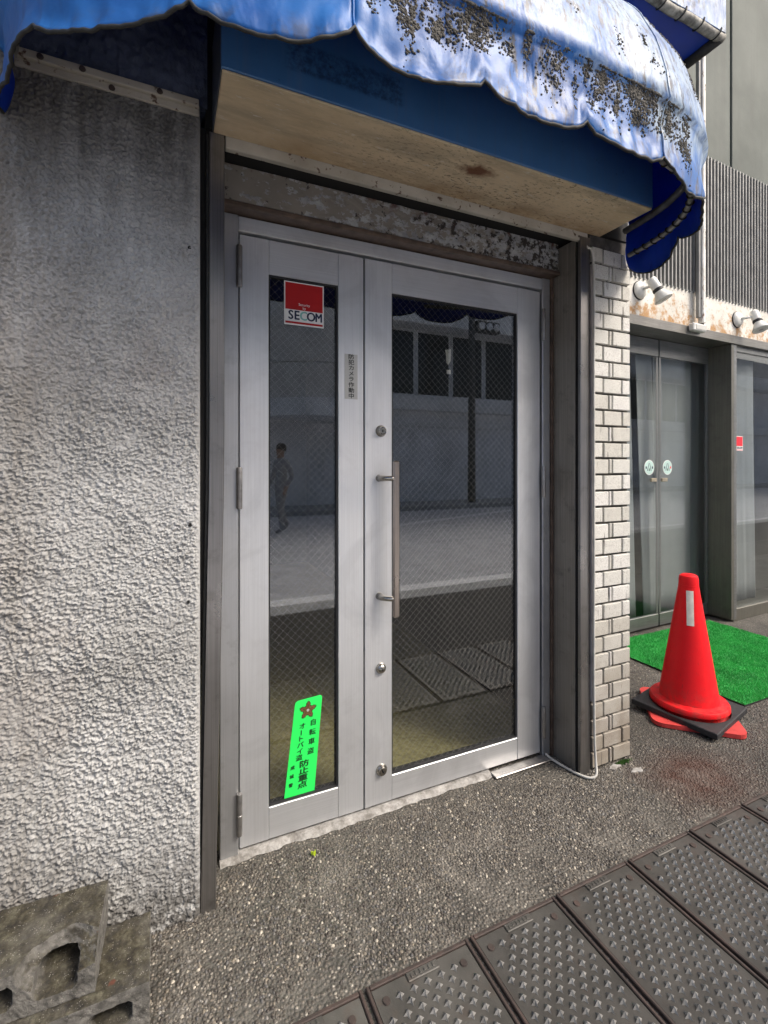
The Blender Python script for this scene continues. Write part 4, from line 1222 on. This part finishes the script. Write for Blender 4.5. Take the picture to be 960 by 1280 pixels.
curtain('grey folded curtain at the pillar edge of the cone-side door', 0.98, 1.50, 0.32, 12, 0.02, 67)
curtain('pale curtain behind the side window at the right edge', 1.26, 1.74, 0.13, 5, 0.02, 69, 0.02)

dp = nthing('downpipe', 'flaking white pipe running up between the louvres', 'pipe')
M['flake_white'] = None
g = N('flaking_white_pipe'); x, y, z = g.xyz()
c = g.ramp(g.noise(8, detail=5), (0.3, (0.55, 0.54, 0.50)), (0.7, (0.76, 0.75, 0.72)))
c = g.mix(g.ramp(g.noise(1.0, aniso=(50, 50, 16), detail=7, rough=0.7), (0.58, 0.0), (0.62, 1.0)), c, (0.16, 0.08, 0.04))
M['flake_white'] = g.set(c, 0.6)
box('pipe_body', 0.690, 0.728, -0.055, -0.014, 2.36, 7.0, M['flake_white'], dp, 0.006)
box('pipe_shade_side', 0.664, 0.6895, -0.04, -0.014, 2.40, 7.0, M['fin'], dp, 0.003)
tube('pipe_end', [(0.709, -0.035, 2.37), (0.709, -0.035, 2.338)], 0.014, M['rust'], dp, 12)

sb = nthing('sensor_box', 'small white sensor box on the header below the pipe', 'sensor')
box('housing', 0.575, 0.735, -0.055, -0.0125, 2.292, 2.348, M['lamp_white'], sb, 0.006)
box('grille', 0.60, 0.728, -0.058, -0.0555, 2.302, 2.338, M['st_silver'], sb, 0.001)

def spot(label, px, pz, aim):
    t = nthing('spot_lamp', label, 'lamp', 'white spot lamps on the rusty beam')
    T = Matrix.Translation((px, 0.011, pz)) @ Matrix.Rotation(R(90), 4, 'X')
    lathe('base', [(0.062, 0.0), (0.062, 0.012), (0.052, 0.026), (0.03, 0.034), (0.0, 0.035)], M['lamp_white'], t, 26, T)
    lathe('gasket', [(0.066, -0.001), (0.066, 0.006), (0.0605, 0.0065)], M['rubber'], t, 26, T)
    e = Vector((px + aim[0], -0.085, pz + aim[1]))
    tube('arm', [(px, -0.02, pz), (px + aim[0] * 0.4, -0.05, pz + 0.006), tuple(e)], 0.0095, M['lamp_white'], t, 10)
    dirn = Vector((aim[2], -0.35, aim[3])).normalized()
    Q = Matrix.Translation(e) @ dirn.to_track_quat('Z', 'Y').to_matrix().to_4x4()
    lathe('holder', [(0.0, -0.055), (0.026, -0.052), (0.032, -0.04), (0.032, 0.030), (0.030, 0.036)], M['lamp_white'], t, 24, Q)
    lathe('ring', [(0.031, 0.031), (0.0345, 0.034), (0.0345, 0.052), (0.031, 0.056)], M['rubber'], t, 24, Q)
    b = lathe('bulb', [(0.030, 0.053), (0.036, 0.070), (0.052, 0.098), (0.060, 0.112), (0.0605, 0.120), (0.056, 0.124)], M['lamp_white'], t, 28, Q)
    lathe('bulb_face', [(0.0565, 0.1235), (0.052, 0.119), (0.03, 0.122), (0.0, 0.126)], M['lamp_face'], b, 28, Q)
spot('white spot lamp on the beam beside the brick pillar', 0.045, 2.520, (0.030, 0.012, 0.28, -0.85))
spot('white spot lamp on the beam at the right picture edge', 1.265, 2.475, (0.085, 0.010, -0.05, -0.95))

# ================================================================== MAT, CONE
mt = thing('turf_mat', 'green artificial turf mat in front of the grey glass doors', 'mat')
def turf():
    x0, x1, y0, y1 = 2.785, 4.02, 0.05, 0.985
    nx, ny = 90, 70
    X, Y = np.meshgrid(np.linspace(x0, x1, nx), np.linspace(y0, y1, ny), indexing='ij')
    hz = lambda X, Y: 0.012 + 0.004 * noise2(X * 3, Y * 3, 71)
    npmesh('backing', np.stack([X, Y, hz(X, Y)], -1).reshape(-1, 3), grid_faces(nx, ny), M['turf'], mt)
    box('edge', x0, x1, y0, y1, 0.004, 0.0085, M['rubber'], mt, 0)
    n = 62000
    bx_, by_ = rng.uniform(x0, x1, n), rng.uniform(y0, y1, n); z0 = hz(bx_, by_)
    a = rng.uniform(0, np.pi, n); r_ = 0.0016; hgt = rng.uniform(0.006, 0.013, n)
    V = np.zeros((n, 3, 3))
    V[:, 0] = np.stack([bx_ + r_ * np.cos(a), by_ + r_ * np.sin(a), z0 - 0.001], 1)
    V[:, 1] = np.stack([bx_ - r_ * np.cos(a), by_ - r_ * np.sin(a), z0 - 0.001], 1)
    V[:, 2] = np.stack([bx_ + rng.normal(0, .004, n), by_ + rng.normal(0, .004, n), z0 + hgt], 1)
    o = npmesh('pile', V.reshape(-1, 3), np.arange(3 * n).reshape(-1, 3), M['turf_blade'], mt, False); tag(o, kind='stuff')
turf()

CX, CY = 2.455, 0.135
cn = thing('traffic_cone', 'red traffic cone with white vertical strip by the green mat', 'traffic cone', (CX, CY, 0))
def rounded_square(half, rad, rot, n=6):
    pts = []
    for q in range(4):
        a0 = R(90 * q)
        ccx, ccy = (half - rad) * (1 if q in (0, 3) else -1), (half - rad) * (1 if q in (0, 1) else -1)
        for k in range(n + 1):
            a = a0 + R(90) * k / n
            pts.append((ccx + rad * math.cos(a), ccy + rad * math.sin(a)))
    c, s = math.cos(rot), math.sin(rot)
    return [(p[0] * c - p[1] * s, p[0] * s + p[1] * c) for p in pts]
poly_plate('foot_plate', rounded_square(0.200, 0.05, R(47)), 0.024, 0.020, M['cone_red_old'], cn, 'xy')
lathe('body', [(0.142, 0.026), (0.140, 0.075), (0.136, 0.085), (0.045, 0.665), (0.0445, 0.672), (0.044, 0.700), (0.040, 0.714), (0.030, 0.720), (0.0, 0.7215)], M['cone_red'], cn, 56)
lathe('collar', [(0.141, 0.055), (0.172, 0.056), (0.178, 0.062), (0.178, 0.078), (0.172, 0.086), (0.145, 0.089), (0.138, 0.092)], M['cone_red'], cn, 56)
# rims where the collar slit of the cap sits
lathe('cap_line', [(0.0455, 0.660), (0.0462, 0.664), (0.0455, 0.668)], M['cone_red'], cn, 40)
def cone_strip():
    # white tape lying on the cone's face towards the viewer
    ang = math.atan2(-1.463 - CY, 0 - CX) + R(6)
    V = []
    rows = [(z, 0.136 + (0.045 - 0.136) * (z - 0.085) / 0.58) for z in np.linspace(0.475, 0.645, 8)]
    for z, r_ in rows:
        for k in range(-3, 4):
            a = ang + (k / 3) * 0.0175 / r_ * 0.9
            V.append(((r_ + 0.0016) * math.cos(a), (r_ + 0.0016) * math.sin(a), z))
    F = []
    for i in range(len(rows) - 1):
        for k in range(6): F.append((i * 7 + k, i * 7 + k + 1, (i + 1) * 7 + k + 1, (i + 1) * 7 + k))
    pymesh('white_strip', V, F, M['retro'], cn, True)
cone_strip()
cw = thing('cone_weight', 'black square rubber weight lying around the foot of the cone', 'cone weight', (CX, CY, 0))
def weight():
    half, n = 0.195, 48
    rot = R(12)
    outer = []
    for k in range(n):
        a = 2 * math.pi * k / n
        c, s = math.cos(a), math.sin(a); m_ = max(abs(c), abs(s)); p = (half * c / m_, half * s / m_)
        outer.append(p)
    ri = 0.186
    inner = [(ri * math.cos(2 * math.pi * k / n), ri * math.sin(2 * math.pi * k / n)) for k in range(n)]
    cR, sR = math.cos(rot), math.sin(rot)
    def T(p, z):
        x, y = p[0] * cR - p[1] * sR, p[0] * sR + p[1] * cR
        return (x, y, z + 0.028 + 0.012 * (x * 0.2 + y * 0.6) / 0.2)
    h = 0.026
    V = [T(p, 0) for p in outer] + [T((p[0] * 0.985, p[1] * 0.985), h) for p in outer] + [T((p[0] * 1.0, p[1] * 1.0), h - 0.004) for p in outer]
    V += [T((p[0] * 0.97, p[1] * 0.97), h) for p in inner] + [T((p[0] * 0.95, p[1] * 0.95), 0) for p in inner]
    F = []
    for k in range(n):
        j = (k + 1) % n
        F += [(k, j, 2 * n + j, 2 * n + k), (2 * n + k, 2 * n + j, n + j, n + k), (n + k, n + j, 3 * n + j, 3 * n + k), (3 * n + k, 3 * n + j, 4 * n + j, 4 * n + k), (4 * n + k, 4 * n + j, j, k)]
    pymesh('slab', V, F, M['rubber'], cw)
    # raised tab in one corner
    V2 = []
    for z in (h - 0.002, h + 0.004):
        for p in ((0.125, 0.150), (0.175, 0.150), (0.175, 0.178), (0.125, 0.178)): V2.append(T(p, z))
    pymesh('corner_tab', V2, [(4, 5, 6, 7), (0, 1, 5, 4), (1, 2, 6, 5), (2, 3, 7, 6), (3, 0, 4, 7)], M['rubber'], cw)
weight()

# ================================================================== DRAIN COVERS
def covers():
    P = 0.3057; X0 = 0.4351 - 4 * P
    W, L = P - 0.010, GY1 - GY0
    me = {}
    def mk(key, fn):
        if key not in me:
            bm = bmesh.new(); fn(bm); m_ = bpy.data.meshes.new(key); bm.normal_update(); bm.to_mesh(m_); bm.free(); me[key] = m_
        return me[key]
    def plate(bm): bm_box(bm, -W / 2 + 0.010, W / 2 - 0.010, -L + 0.012, -0.012, -0.02, 0.0065, 0.0012)
    def rim(bm):
        bm_box(bm, -W / 2, -W / 2 + 0.0085, -L, 0, -0.02, 0.0105, 0.002); bm_box(bm, W / 2 - 0.0085, W / 2, -L, 0, -0.02, 0.0105, 0.002)
        bm_box(bm, -W / 2 + 0.009, W / 2 - 0.009, -0.0105, 0, -0.02, 0.0100, 0.002); bm_box(bm, -W / 2 + 0.009, W / 2 - 0.009, -L, -L + 0.0105, -0.02, 0.0100, 0.002)
    def studs(bm):
        row = 0; y = -0.050
        while y > -L + 0.035:
            n = 7 if row % 2 == 0 else 6
            for k in range(n):
                x = (k - (n - 1) / 2) * 0.0385
                if row < 2 and k in (0, n - 1): continue
                b, h = 0.0122, 0.0105
                # four-sided tooth with a pinched star foot
                vs = []
                for q in range(8):
                    a = q * math.pi / 4; rr = b if q % 2 == 0 else b * 0.42
                    vs.append(bm.verts.new((x + rr * math.cos(a), y + rr * math.sin(a), 0.0062)))
                top = bm.verts.new((x, y, 0.0065 + h))
                for q in range(8): bm.faces.new((vs[q], vs[(q + 1) % 8], top))
            y -= 0.0210; row += 1
    def tab(bm):
        bm_box(bm, -0.045, 0.045, -0.034, -0.0125, 0.0064, 0.0100, 0.002)
        for k in range(6):
            bm_box(bm, -0.035 + 0.0125 * k, -0.035 + 0.0125 * k + 0.006, -0.029 + 0.002 * (k % 2), -0.018 + 0.001 * (k % 3), 0.0098, 0.0118, 0.0008)
    def rivet(bm): bmesh.ops.create_cone(bm, cap_ends=True, segments=14, radius1=0.0100, radius2=0.0085, depth=0.0030, matrix=Matrix.Translation((0, 0, 0.0085)))
    where = {4: 'lowest left of the row, cut by the bottom edge', }
    names = ['first from the left', 'second from the left', 'third from the left', 'fourth from the left', 'fifth from the left', 'sixth from the left', 'seventh from the left', 'eighth from the left']
    vis = 0
    for i in range(3, 13):
        cx = X0 + (i + 0.5) * P
        seen = 3 <= i <= 10
        lab = None
        r = thing('drain_cover', 'x', 'drain cover', (cx, GY1, random.uniform(-0.0008, 0.0008)), random.uniform(-0.003, 0.003), 'cast iron drain covers in the pavement')
        ends = {3: 'leftmost dark studded iron drain cover, mere corner at the bottom edge', 4: 'studded iron drain cover second from left, below the mortar sill', 5: 'studded iron drain cover third from left at bottom centre', 6: 'studded iron drain cover fourth from left', 7: 'studded iron drain cover fifth from left, in front of the brick pillar', 8: 'studded iron drain cover sixth from left', 9: 'studded iron drain cover seventh from left, in front of the cone', 10: 'studded iron drain cover eighth from left, at the right picture edge', 11: 'studded iron drain cover ninth from left, beyond the right edge', 12: 'studded iron drain cover tenth from left, last of the row'}
        r['label'] = ends.get(i, 'studded iron drain cover further along the row, out of the picture')
        for nm, fn, mt_ in (('plate', plate, 'iron'), ('rim', rim, 'rust'), ('studs', studs, 'stud'), ('maker_tab', tab, 'iron'), ):
            o = link(nm, mk(nm, fn), M[mt_], r)
            if nm == 'studs': tag(o, kind='stuff')
        for sx in (-0.112, 0.105):
            o = link('rivet', mk('rivet', rivet), M['rust'], r); o.location = (sx, -0.047 if sx < 0 else -0.05, 0)
covers()

# ================================================================== CONCRETE BLOCKS
def block(name, label, loc, rz, tilt=(0, 0), broken=None, Lx=0.39, seed=1):
    """hollow block lying on its side: cores run front to back (y)"""
    H, D = 0.10, 0.19
    bm = bmesh.new()
    # front outline cells: build by a grid of solid boxes around three cores, remeshed
    bm_box(bm, -Lx, 0, -D, 0, 0, H, 0)
    me = bpy.data.meshes.new(name); bm.to_mesh(me); bm.free()
    o = bpy.data.objects.new(name, me); COL.objects.link(o)
    cutters = []
    ncore = 3; cw_ = (Lx - 0.035 * 4) / 3
    for k in range(ncore):
        x1 = -0.035 - k * (cw_ + 0.035); x0 = x1 - cw_
        b2 = bmesh.new(); bm_box(b2, x0, x1, -D - 0.02, 0.02, 0.026, H - 0.026, 0.008)
        m2 = bpy.data.meshes.new('c'); b2.to_mesh(m2); b2.free(); c = bpy.data.objects.new('c', m2); COL.objects.link(c); cutters.append(c)
    if broken:
        for (bx_, by_, bz, sx, sy, sz, rt) in broken:
            b2 = bmesh.new(); bmesh.ops.create_icosphere(b2, subdivisions=4, radius=1.0)
            rr = np.random.default_rng(seed)
            co = np.array([v.co[:] for v in b2.verts])
            dsp = 1 + 0.10 * noise2(co[:, 0] * 2.2 + 5, co[:, 1] * 2.2 + co[:, 2] * 1.3, seed) + 0.05 * noise2(co[:, 0] * 6 + co[:, 2] * 5, co[:, 1] * 6, seed + 1)
            for v, d in zip(b2.verts, dsp): v.co = Vector((v.co.x * sx * d, v.co.y * sy * d, v.co.z * sz * d))
            m2 = bpy.data.meshes.new('c'); b2.to_mesh(m2); b2.free(); c = bpy.data.objects.new('c', m2); COL.objects.link(c)
            c.location = (bx_, by_, bz); c.rotation_euler = rt; cutters.append(c)
    for c in cutters:
        md = o.modifiers.new('b', 'BOOLEAN'); md.operation = 'DIFFERENCE'; md.object = c; md.solver = 'EXACT'
    rm = o.modifiers.new('r', 'REMESH'); rm.mode = 'VOXEL'; rm.voxel_size = 0.0024
    bpy.context.view_layer.update()
    nm = bpy.data.meshes.new_from_object(o.evaluated_get(bpy.context.evaluated_depsgraph_get()))
    bpy.data.objects.remove(o)
    for c in cutters: bpy.data.objects.remove(c)
    co = np.zeros(len(nm.vertices) * 3, dtype=np.float32); nm.vertices.foreach_get('co', co); co = co.reshape(-1, 3)
    no = np.zeros(len(nm.vertices) * 3, dtype=np.float32); nm.vertices.foreach_get('normal', no); no = no.reshape(-1, 3)
    d = 0.0013 * noise2(co[:, 0] * 110 + co[:, 2] * 70, co[:, 1] * 90 + co[:, 2] * 60, seed + 5) + 0.0012 * noise2(co[:, 0] * 30 + co[:, 2] * 25, co[:, 1] * 30 - co[:, 2] * 20, seed + 6)
    co = co + no * d[:, None]
    nm.vertices.foreach_set('co', co.astype(np.float32).ravel()); nm.update()
    nm.polygons.foreach_set('use_smooth', [False] * len(nm.polygons)); nm.materials.clear(); nm.materials.append(M['block'])
    ob = bpy.data.objects.new(name, nm); COL.objects.link(ob)
    ob.location = loc; ob.rotation_euler = (tilt[0], tilt[1], rz)
    tag(ob, label, 'concrete block', 'hollow concrete blocks stacked at the wall')
block('concrete_block', 'lower mossy hollow concrete block at the foot of the stucco wall', (-0.042, -0.052, 0.004), R(1.0), (0, 0), None, 0.39, 81)
block('concrete_block', 'upper broken hollow concrete block with its front corner snapped off', (-0.142, -0.030, 0.107), R(-2.0), (R(0), R(0)),
      [(-0.035, -0.235, 0.125, 0.135, 0.115, 0.075, (R(12), R(-14), R(-38))), (-0.30, -0.26, 0.13, 0.20, 0.07, 0.05, (0, 0, R(8)))], 0.39, 85)
block('concrete_block', 'lower hollow concrete block at the left picture edge', (-0.445, -0.055, 0.004), R(-1.5), (0, 0), None, 0.39, 88)

# small leaf on the pavement
def leafobj():
    cx, cy = 0.4375, 0.063
    V, F = [], []
    out = [(0, -.016), (.006, -.010), (.011, -.002), (.009, .006), (.012, .010), (.005, .012), (.001, .019), (-.004, .012), (-.010, .009), (-.008, .001), (-.010, -.006), (-.004, -.011)]
    V = [(cx, cy, 0.014)] + [(cx + x * 0.8, cy + y * 0.8, 0.008 + 0.006 * math.sin(i * 1.9)) for i, (x, y) in enumerate(out)]
    n = len(out)
    F = [(0, 1 + i, 1 + (i + 1) % n) for i in range(n)]
    o = pymesh('fallen_leaf', V, F, M['leaf']); md = o.modifiers.new('s', 'SOLIDIFY'); md.thickness = 0.0006
    tag(o, 'tiny yellow-green crumpled leaf on the pavement before the doors', 'leaf')
leafobj()
def paper():
    for (x, y, a, lab) in ((1.80, -0.075, 0.3, 'larger white paint fleck on the pavement by the bricks'), (1.73, -0.02, 1.2, 'smaller white paint fleck touching the foot of the bricks')):
        pts = [(x + 0.03 * math.cos(t + a) * (1 + .3 * math.sin(3 * t)), y + 0.012 * math.sin(t + a) * (1 + .35 * math.cos(4 * t))) for t in np.linspace(0, 6.0, 16)]
        o = poly_plate('paint_fleck', pts, 0.0052, 0.004, M['concrete_sill'], None, 'xy'); tag(o, lab, 'paint fleck', 'white flecks by the pillar')
paper()

# ================================================================== ACROSS THE STREET (seen mirrored in the glass)
ob = thing('opposite_building', 'long grey building across the street, mirrored in the door glass', 'building')
OY = -11.5
box('lower_wall', -40, 60, OY - 3, OY, 0.101, 2.45, M['opp_wall'], ob, 0)
box('lower_band', -40, 60, OY - 3, OY + 0.10, 2.4505, 2.60, M['opp_light'], ob, 0.01)
box('mid_wall', -40, 60, OY - 3, OY - 0.02, 2.6005, 2.95, M['opp_wall'], ob, 0)
box('ledge', -40, 60, OY - 3, OY + 0.30, 2.9505, 3.40, M['opp_light'], ob, 0.02)
box('window_wall', -40, 60, OY - 3, OY - 0.25, 3.4005, 5.6, M['opp_wall'], ob, 0)
wm = pm = None
for k in range(24):
    x = -2.0 + 1.32 * k
    f = box('window', x + 0.03, x + 1.29, OY - 0.249, OY - 0.19, 3.46, 5.56, M['opp_light'], ob, 0.01) if wm is None else None
    if wm is None:
        f.location = (0, 0, 0); base_x = x; wm = f.data
        p_ = box('pane', x + 0.09, x + 1.23, OY - 0.189, OY - 0.18, 3.52, 5.50, M['opp_glass'], f, 0); pm = p_.data
    else:
        f = bpy.data.objects.new('window', wm); COL.objects.link(f); f.parent = ob; f.location = (x - base_x, 0, 0)
        p_ = bpy.data.objects.new('pane', pm); COL.objects.link(p_); p_.parent = f
box('eave', -40, 60, OY - 3, OY + 0.45, 5.6005, 6.3, M['opp_light'], ob, 0.03)
box('upper_wall', -40, 60, OY - 3, OY - 0.05, 6.3005, 7.4, M['opp_tile'], ob, 0)
tw = thing('round_tower', 'rounded tiled corner bay on the building across the street', 'bay')
for k in range(5):
    lathe('tile_course', [(1.9, 2.96 + 0.9 * k), (1.9, 3.84 + 0.9 * k), (1.86, 3.845 + 0.9 * k), (1.86, 3.855 + 0.9 * k)], M['opp_tile'], tw, 48, Matrix.Translation((3.9, -11.6, 0)))
lathe('lower_band', [(2.0, 2.5), (2.0, 2.95)], M['opp_light'], tw, 48, Matrix.Translation((3.9, -11.6, 0)))
ut = thing('street_pole', 'dark street pole with a signal head across the street', 'pole', (8.5, -10.4, 0.1))
tube('shaft', [(0, 0, 0), (0, 0, 3.5), (0, 0, 7.6)], [0.12, 0.105, 0.085], M['pole'], ut, 14)
box('signal_head', 0.12, 1.0, -0.12, 0.12, 5.25, 5.6, M['pole'], ut, 0.03)
for k in range(3): lathe('lens', [(0.11, 0.0), (0.11, 0.05), (0.0, 0.06)], M['opp_light'], ut, 16, Matrix.Translation((0.28 + 0.28 * k, 0.12, 5.42)) @ Matrix.Rotation(R(-90), 4, 'X'))

def person():
    root = thing('person', 'person in grey clothes walking on the road, mirrored in the narrow leaf', 'person', (1.95, -7.15, -0.02), R(70))
    J = {'pel': (0, 0, .90), 'bel': (0, 0, 1.02), 'che': (0, .01, 1.24), 'nck': (0, .01, 1.41), 'hd0': (0, .02, 1.49), 'hd1': (0, .03, 1.57), 'hd2': (0, .02, 1.65),
         'hL': (.09, 0, .86), 'kL': (.10, .10, .48), 'aL': (.10, .05, .09), 'tL': (.10, .20, .04),
         'hR': (-.09, 0, .86), 'kR': (-.10, -.02, .48), 'aR': (-.10, -.20, .13), 'tR': (-.10, -.08, .05),
         'sL': (.17, 0, 1.35), 'eL': (.24, -.08, 1.08), 'wL': (.22, .05, .86), 'pL': (.21, .08, .79),
         'sR': (-.17, 0, 1.35), 'eR': (-.25, .02, 1.08), 'wR': (-.23, .16, .88), 'pR': (-.22, .19, .81)}
    rad = {'pel': .135, 'bel': .125, 'che': .14, 'nck': .055, 'hd0': .07, 'hd1': .09, 'hd2': .075, 'hL': .09, 'hR': .09, 'kL': .06, 'kR': .06, 'aL': .042, 'aR': .042, 'tL': .038, 'tR': .038, 'sL': .065, 'sR': .065, 'eL': .045, 'eR': .045, 'wL': .032, 'wR': .032, 'pL': .036, 'pR': .036}
    E = [('pel', 'bel'), ('bel', 'che'), ('che', 'nck'), ('nck', 'hd0'), ('hd0', 'hd1'), ('hd1', 'hd2'), ('pel', 'hL'), ('hL', 'kL'), ('kL', 'aL'), ('aL', 'tL'), ('pel', 'hR'), ('hR', 'kR'), ('kR', 'aR'), ('aR', 'tR'), ('che', 'sL'), ('sL', 'eL'), ('eL', 'wL'), ('wL', 'pL'), ('che', 'sR'), ('sR', 'eR'), ('eR', 'wR'), ('wR', 'pR')]
    # five short fingers on each hand
    for s in 'LR':
        px, py, pz = J['p' + s]
        for q in range(5):
            nmq = 'f%d%s' % (q, s); off = (q - 2) * 0.014
            J[nmq] = (px + (0.01 if q else 0.03 * (1 if s == 'R' else -1)), py + off, pz - (0.075 - 0.01 * abs(q - 2) if q else 0.03)); rad[nmq] = .009
            E.append(('p' + s, nmq))
    ks = list(J)
    me = bpy.data.meshes.new('body'); me.from_pydata([J[k] for k in ks], [(ks.index(a), ks.index(b)) for a, b in E], [])
    o = bpy.data.objects.new('body', me); COL.objects.link(o)
    md = o.modifiers.new('skin', 'SKIN')
    for i, k in enumerate(ks):
        me.skin_vertices[0].data[i].radius = (rad[k], rad[k] * (0.8 if k in ('pel', 'bel', 'che') else 1)); me.skin_vertices[0].data[i].use_root = (k == 'pel')
    o.modifiers.new('sub', 'SUBSURF').levels = 2
    bpy.context.view_layer.update()
    nm = bpy.data.meshes.new_from_object(o.evaluated_get(bpy.context.evaluated_depsgraph_get()))
    bpy.data.objects.remove(o)
    nm.materials.clear(); nm.materials.append(M['cloth']); nm.materials.append(M['skin'])
    for p in nm.polygons:
        c = p.center
        p.use_smooth = True
        p.material_index = 1 if (c.z > 1.42 or (abs(c.x) > 0.17 and c.z < 0.90 and c.z > 0.6)) else 0
    link('body', nm, None, root)
    lathe('hair', [(0.0, 0.085), (0.05, 0.075), (0.085, 0.04), (0.097, 0.0), (0.094, -0.05), (0.08, -0.06)], M['hair'], root, 20, Matrix.Translation((0, 0.0, 1.615)) @ Matrix.Rotation(R(14), 4, 'X'))
person()
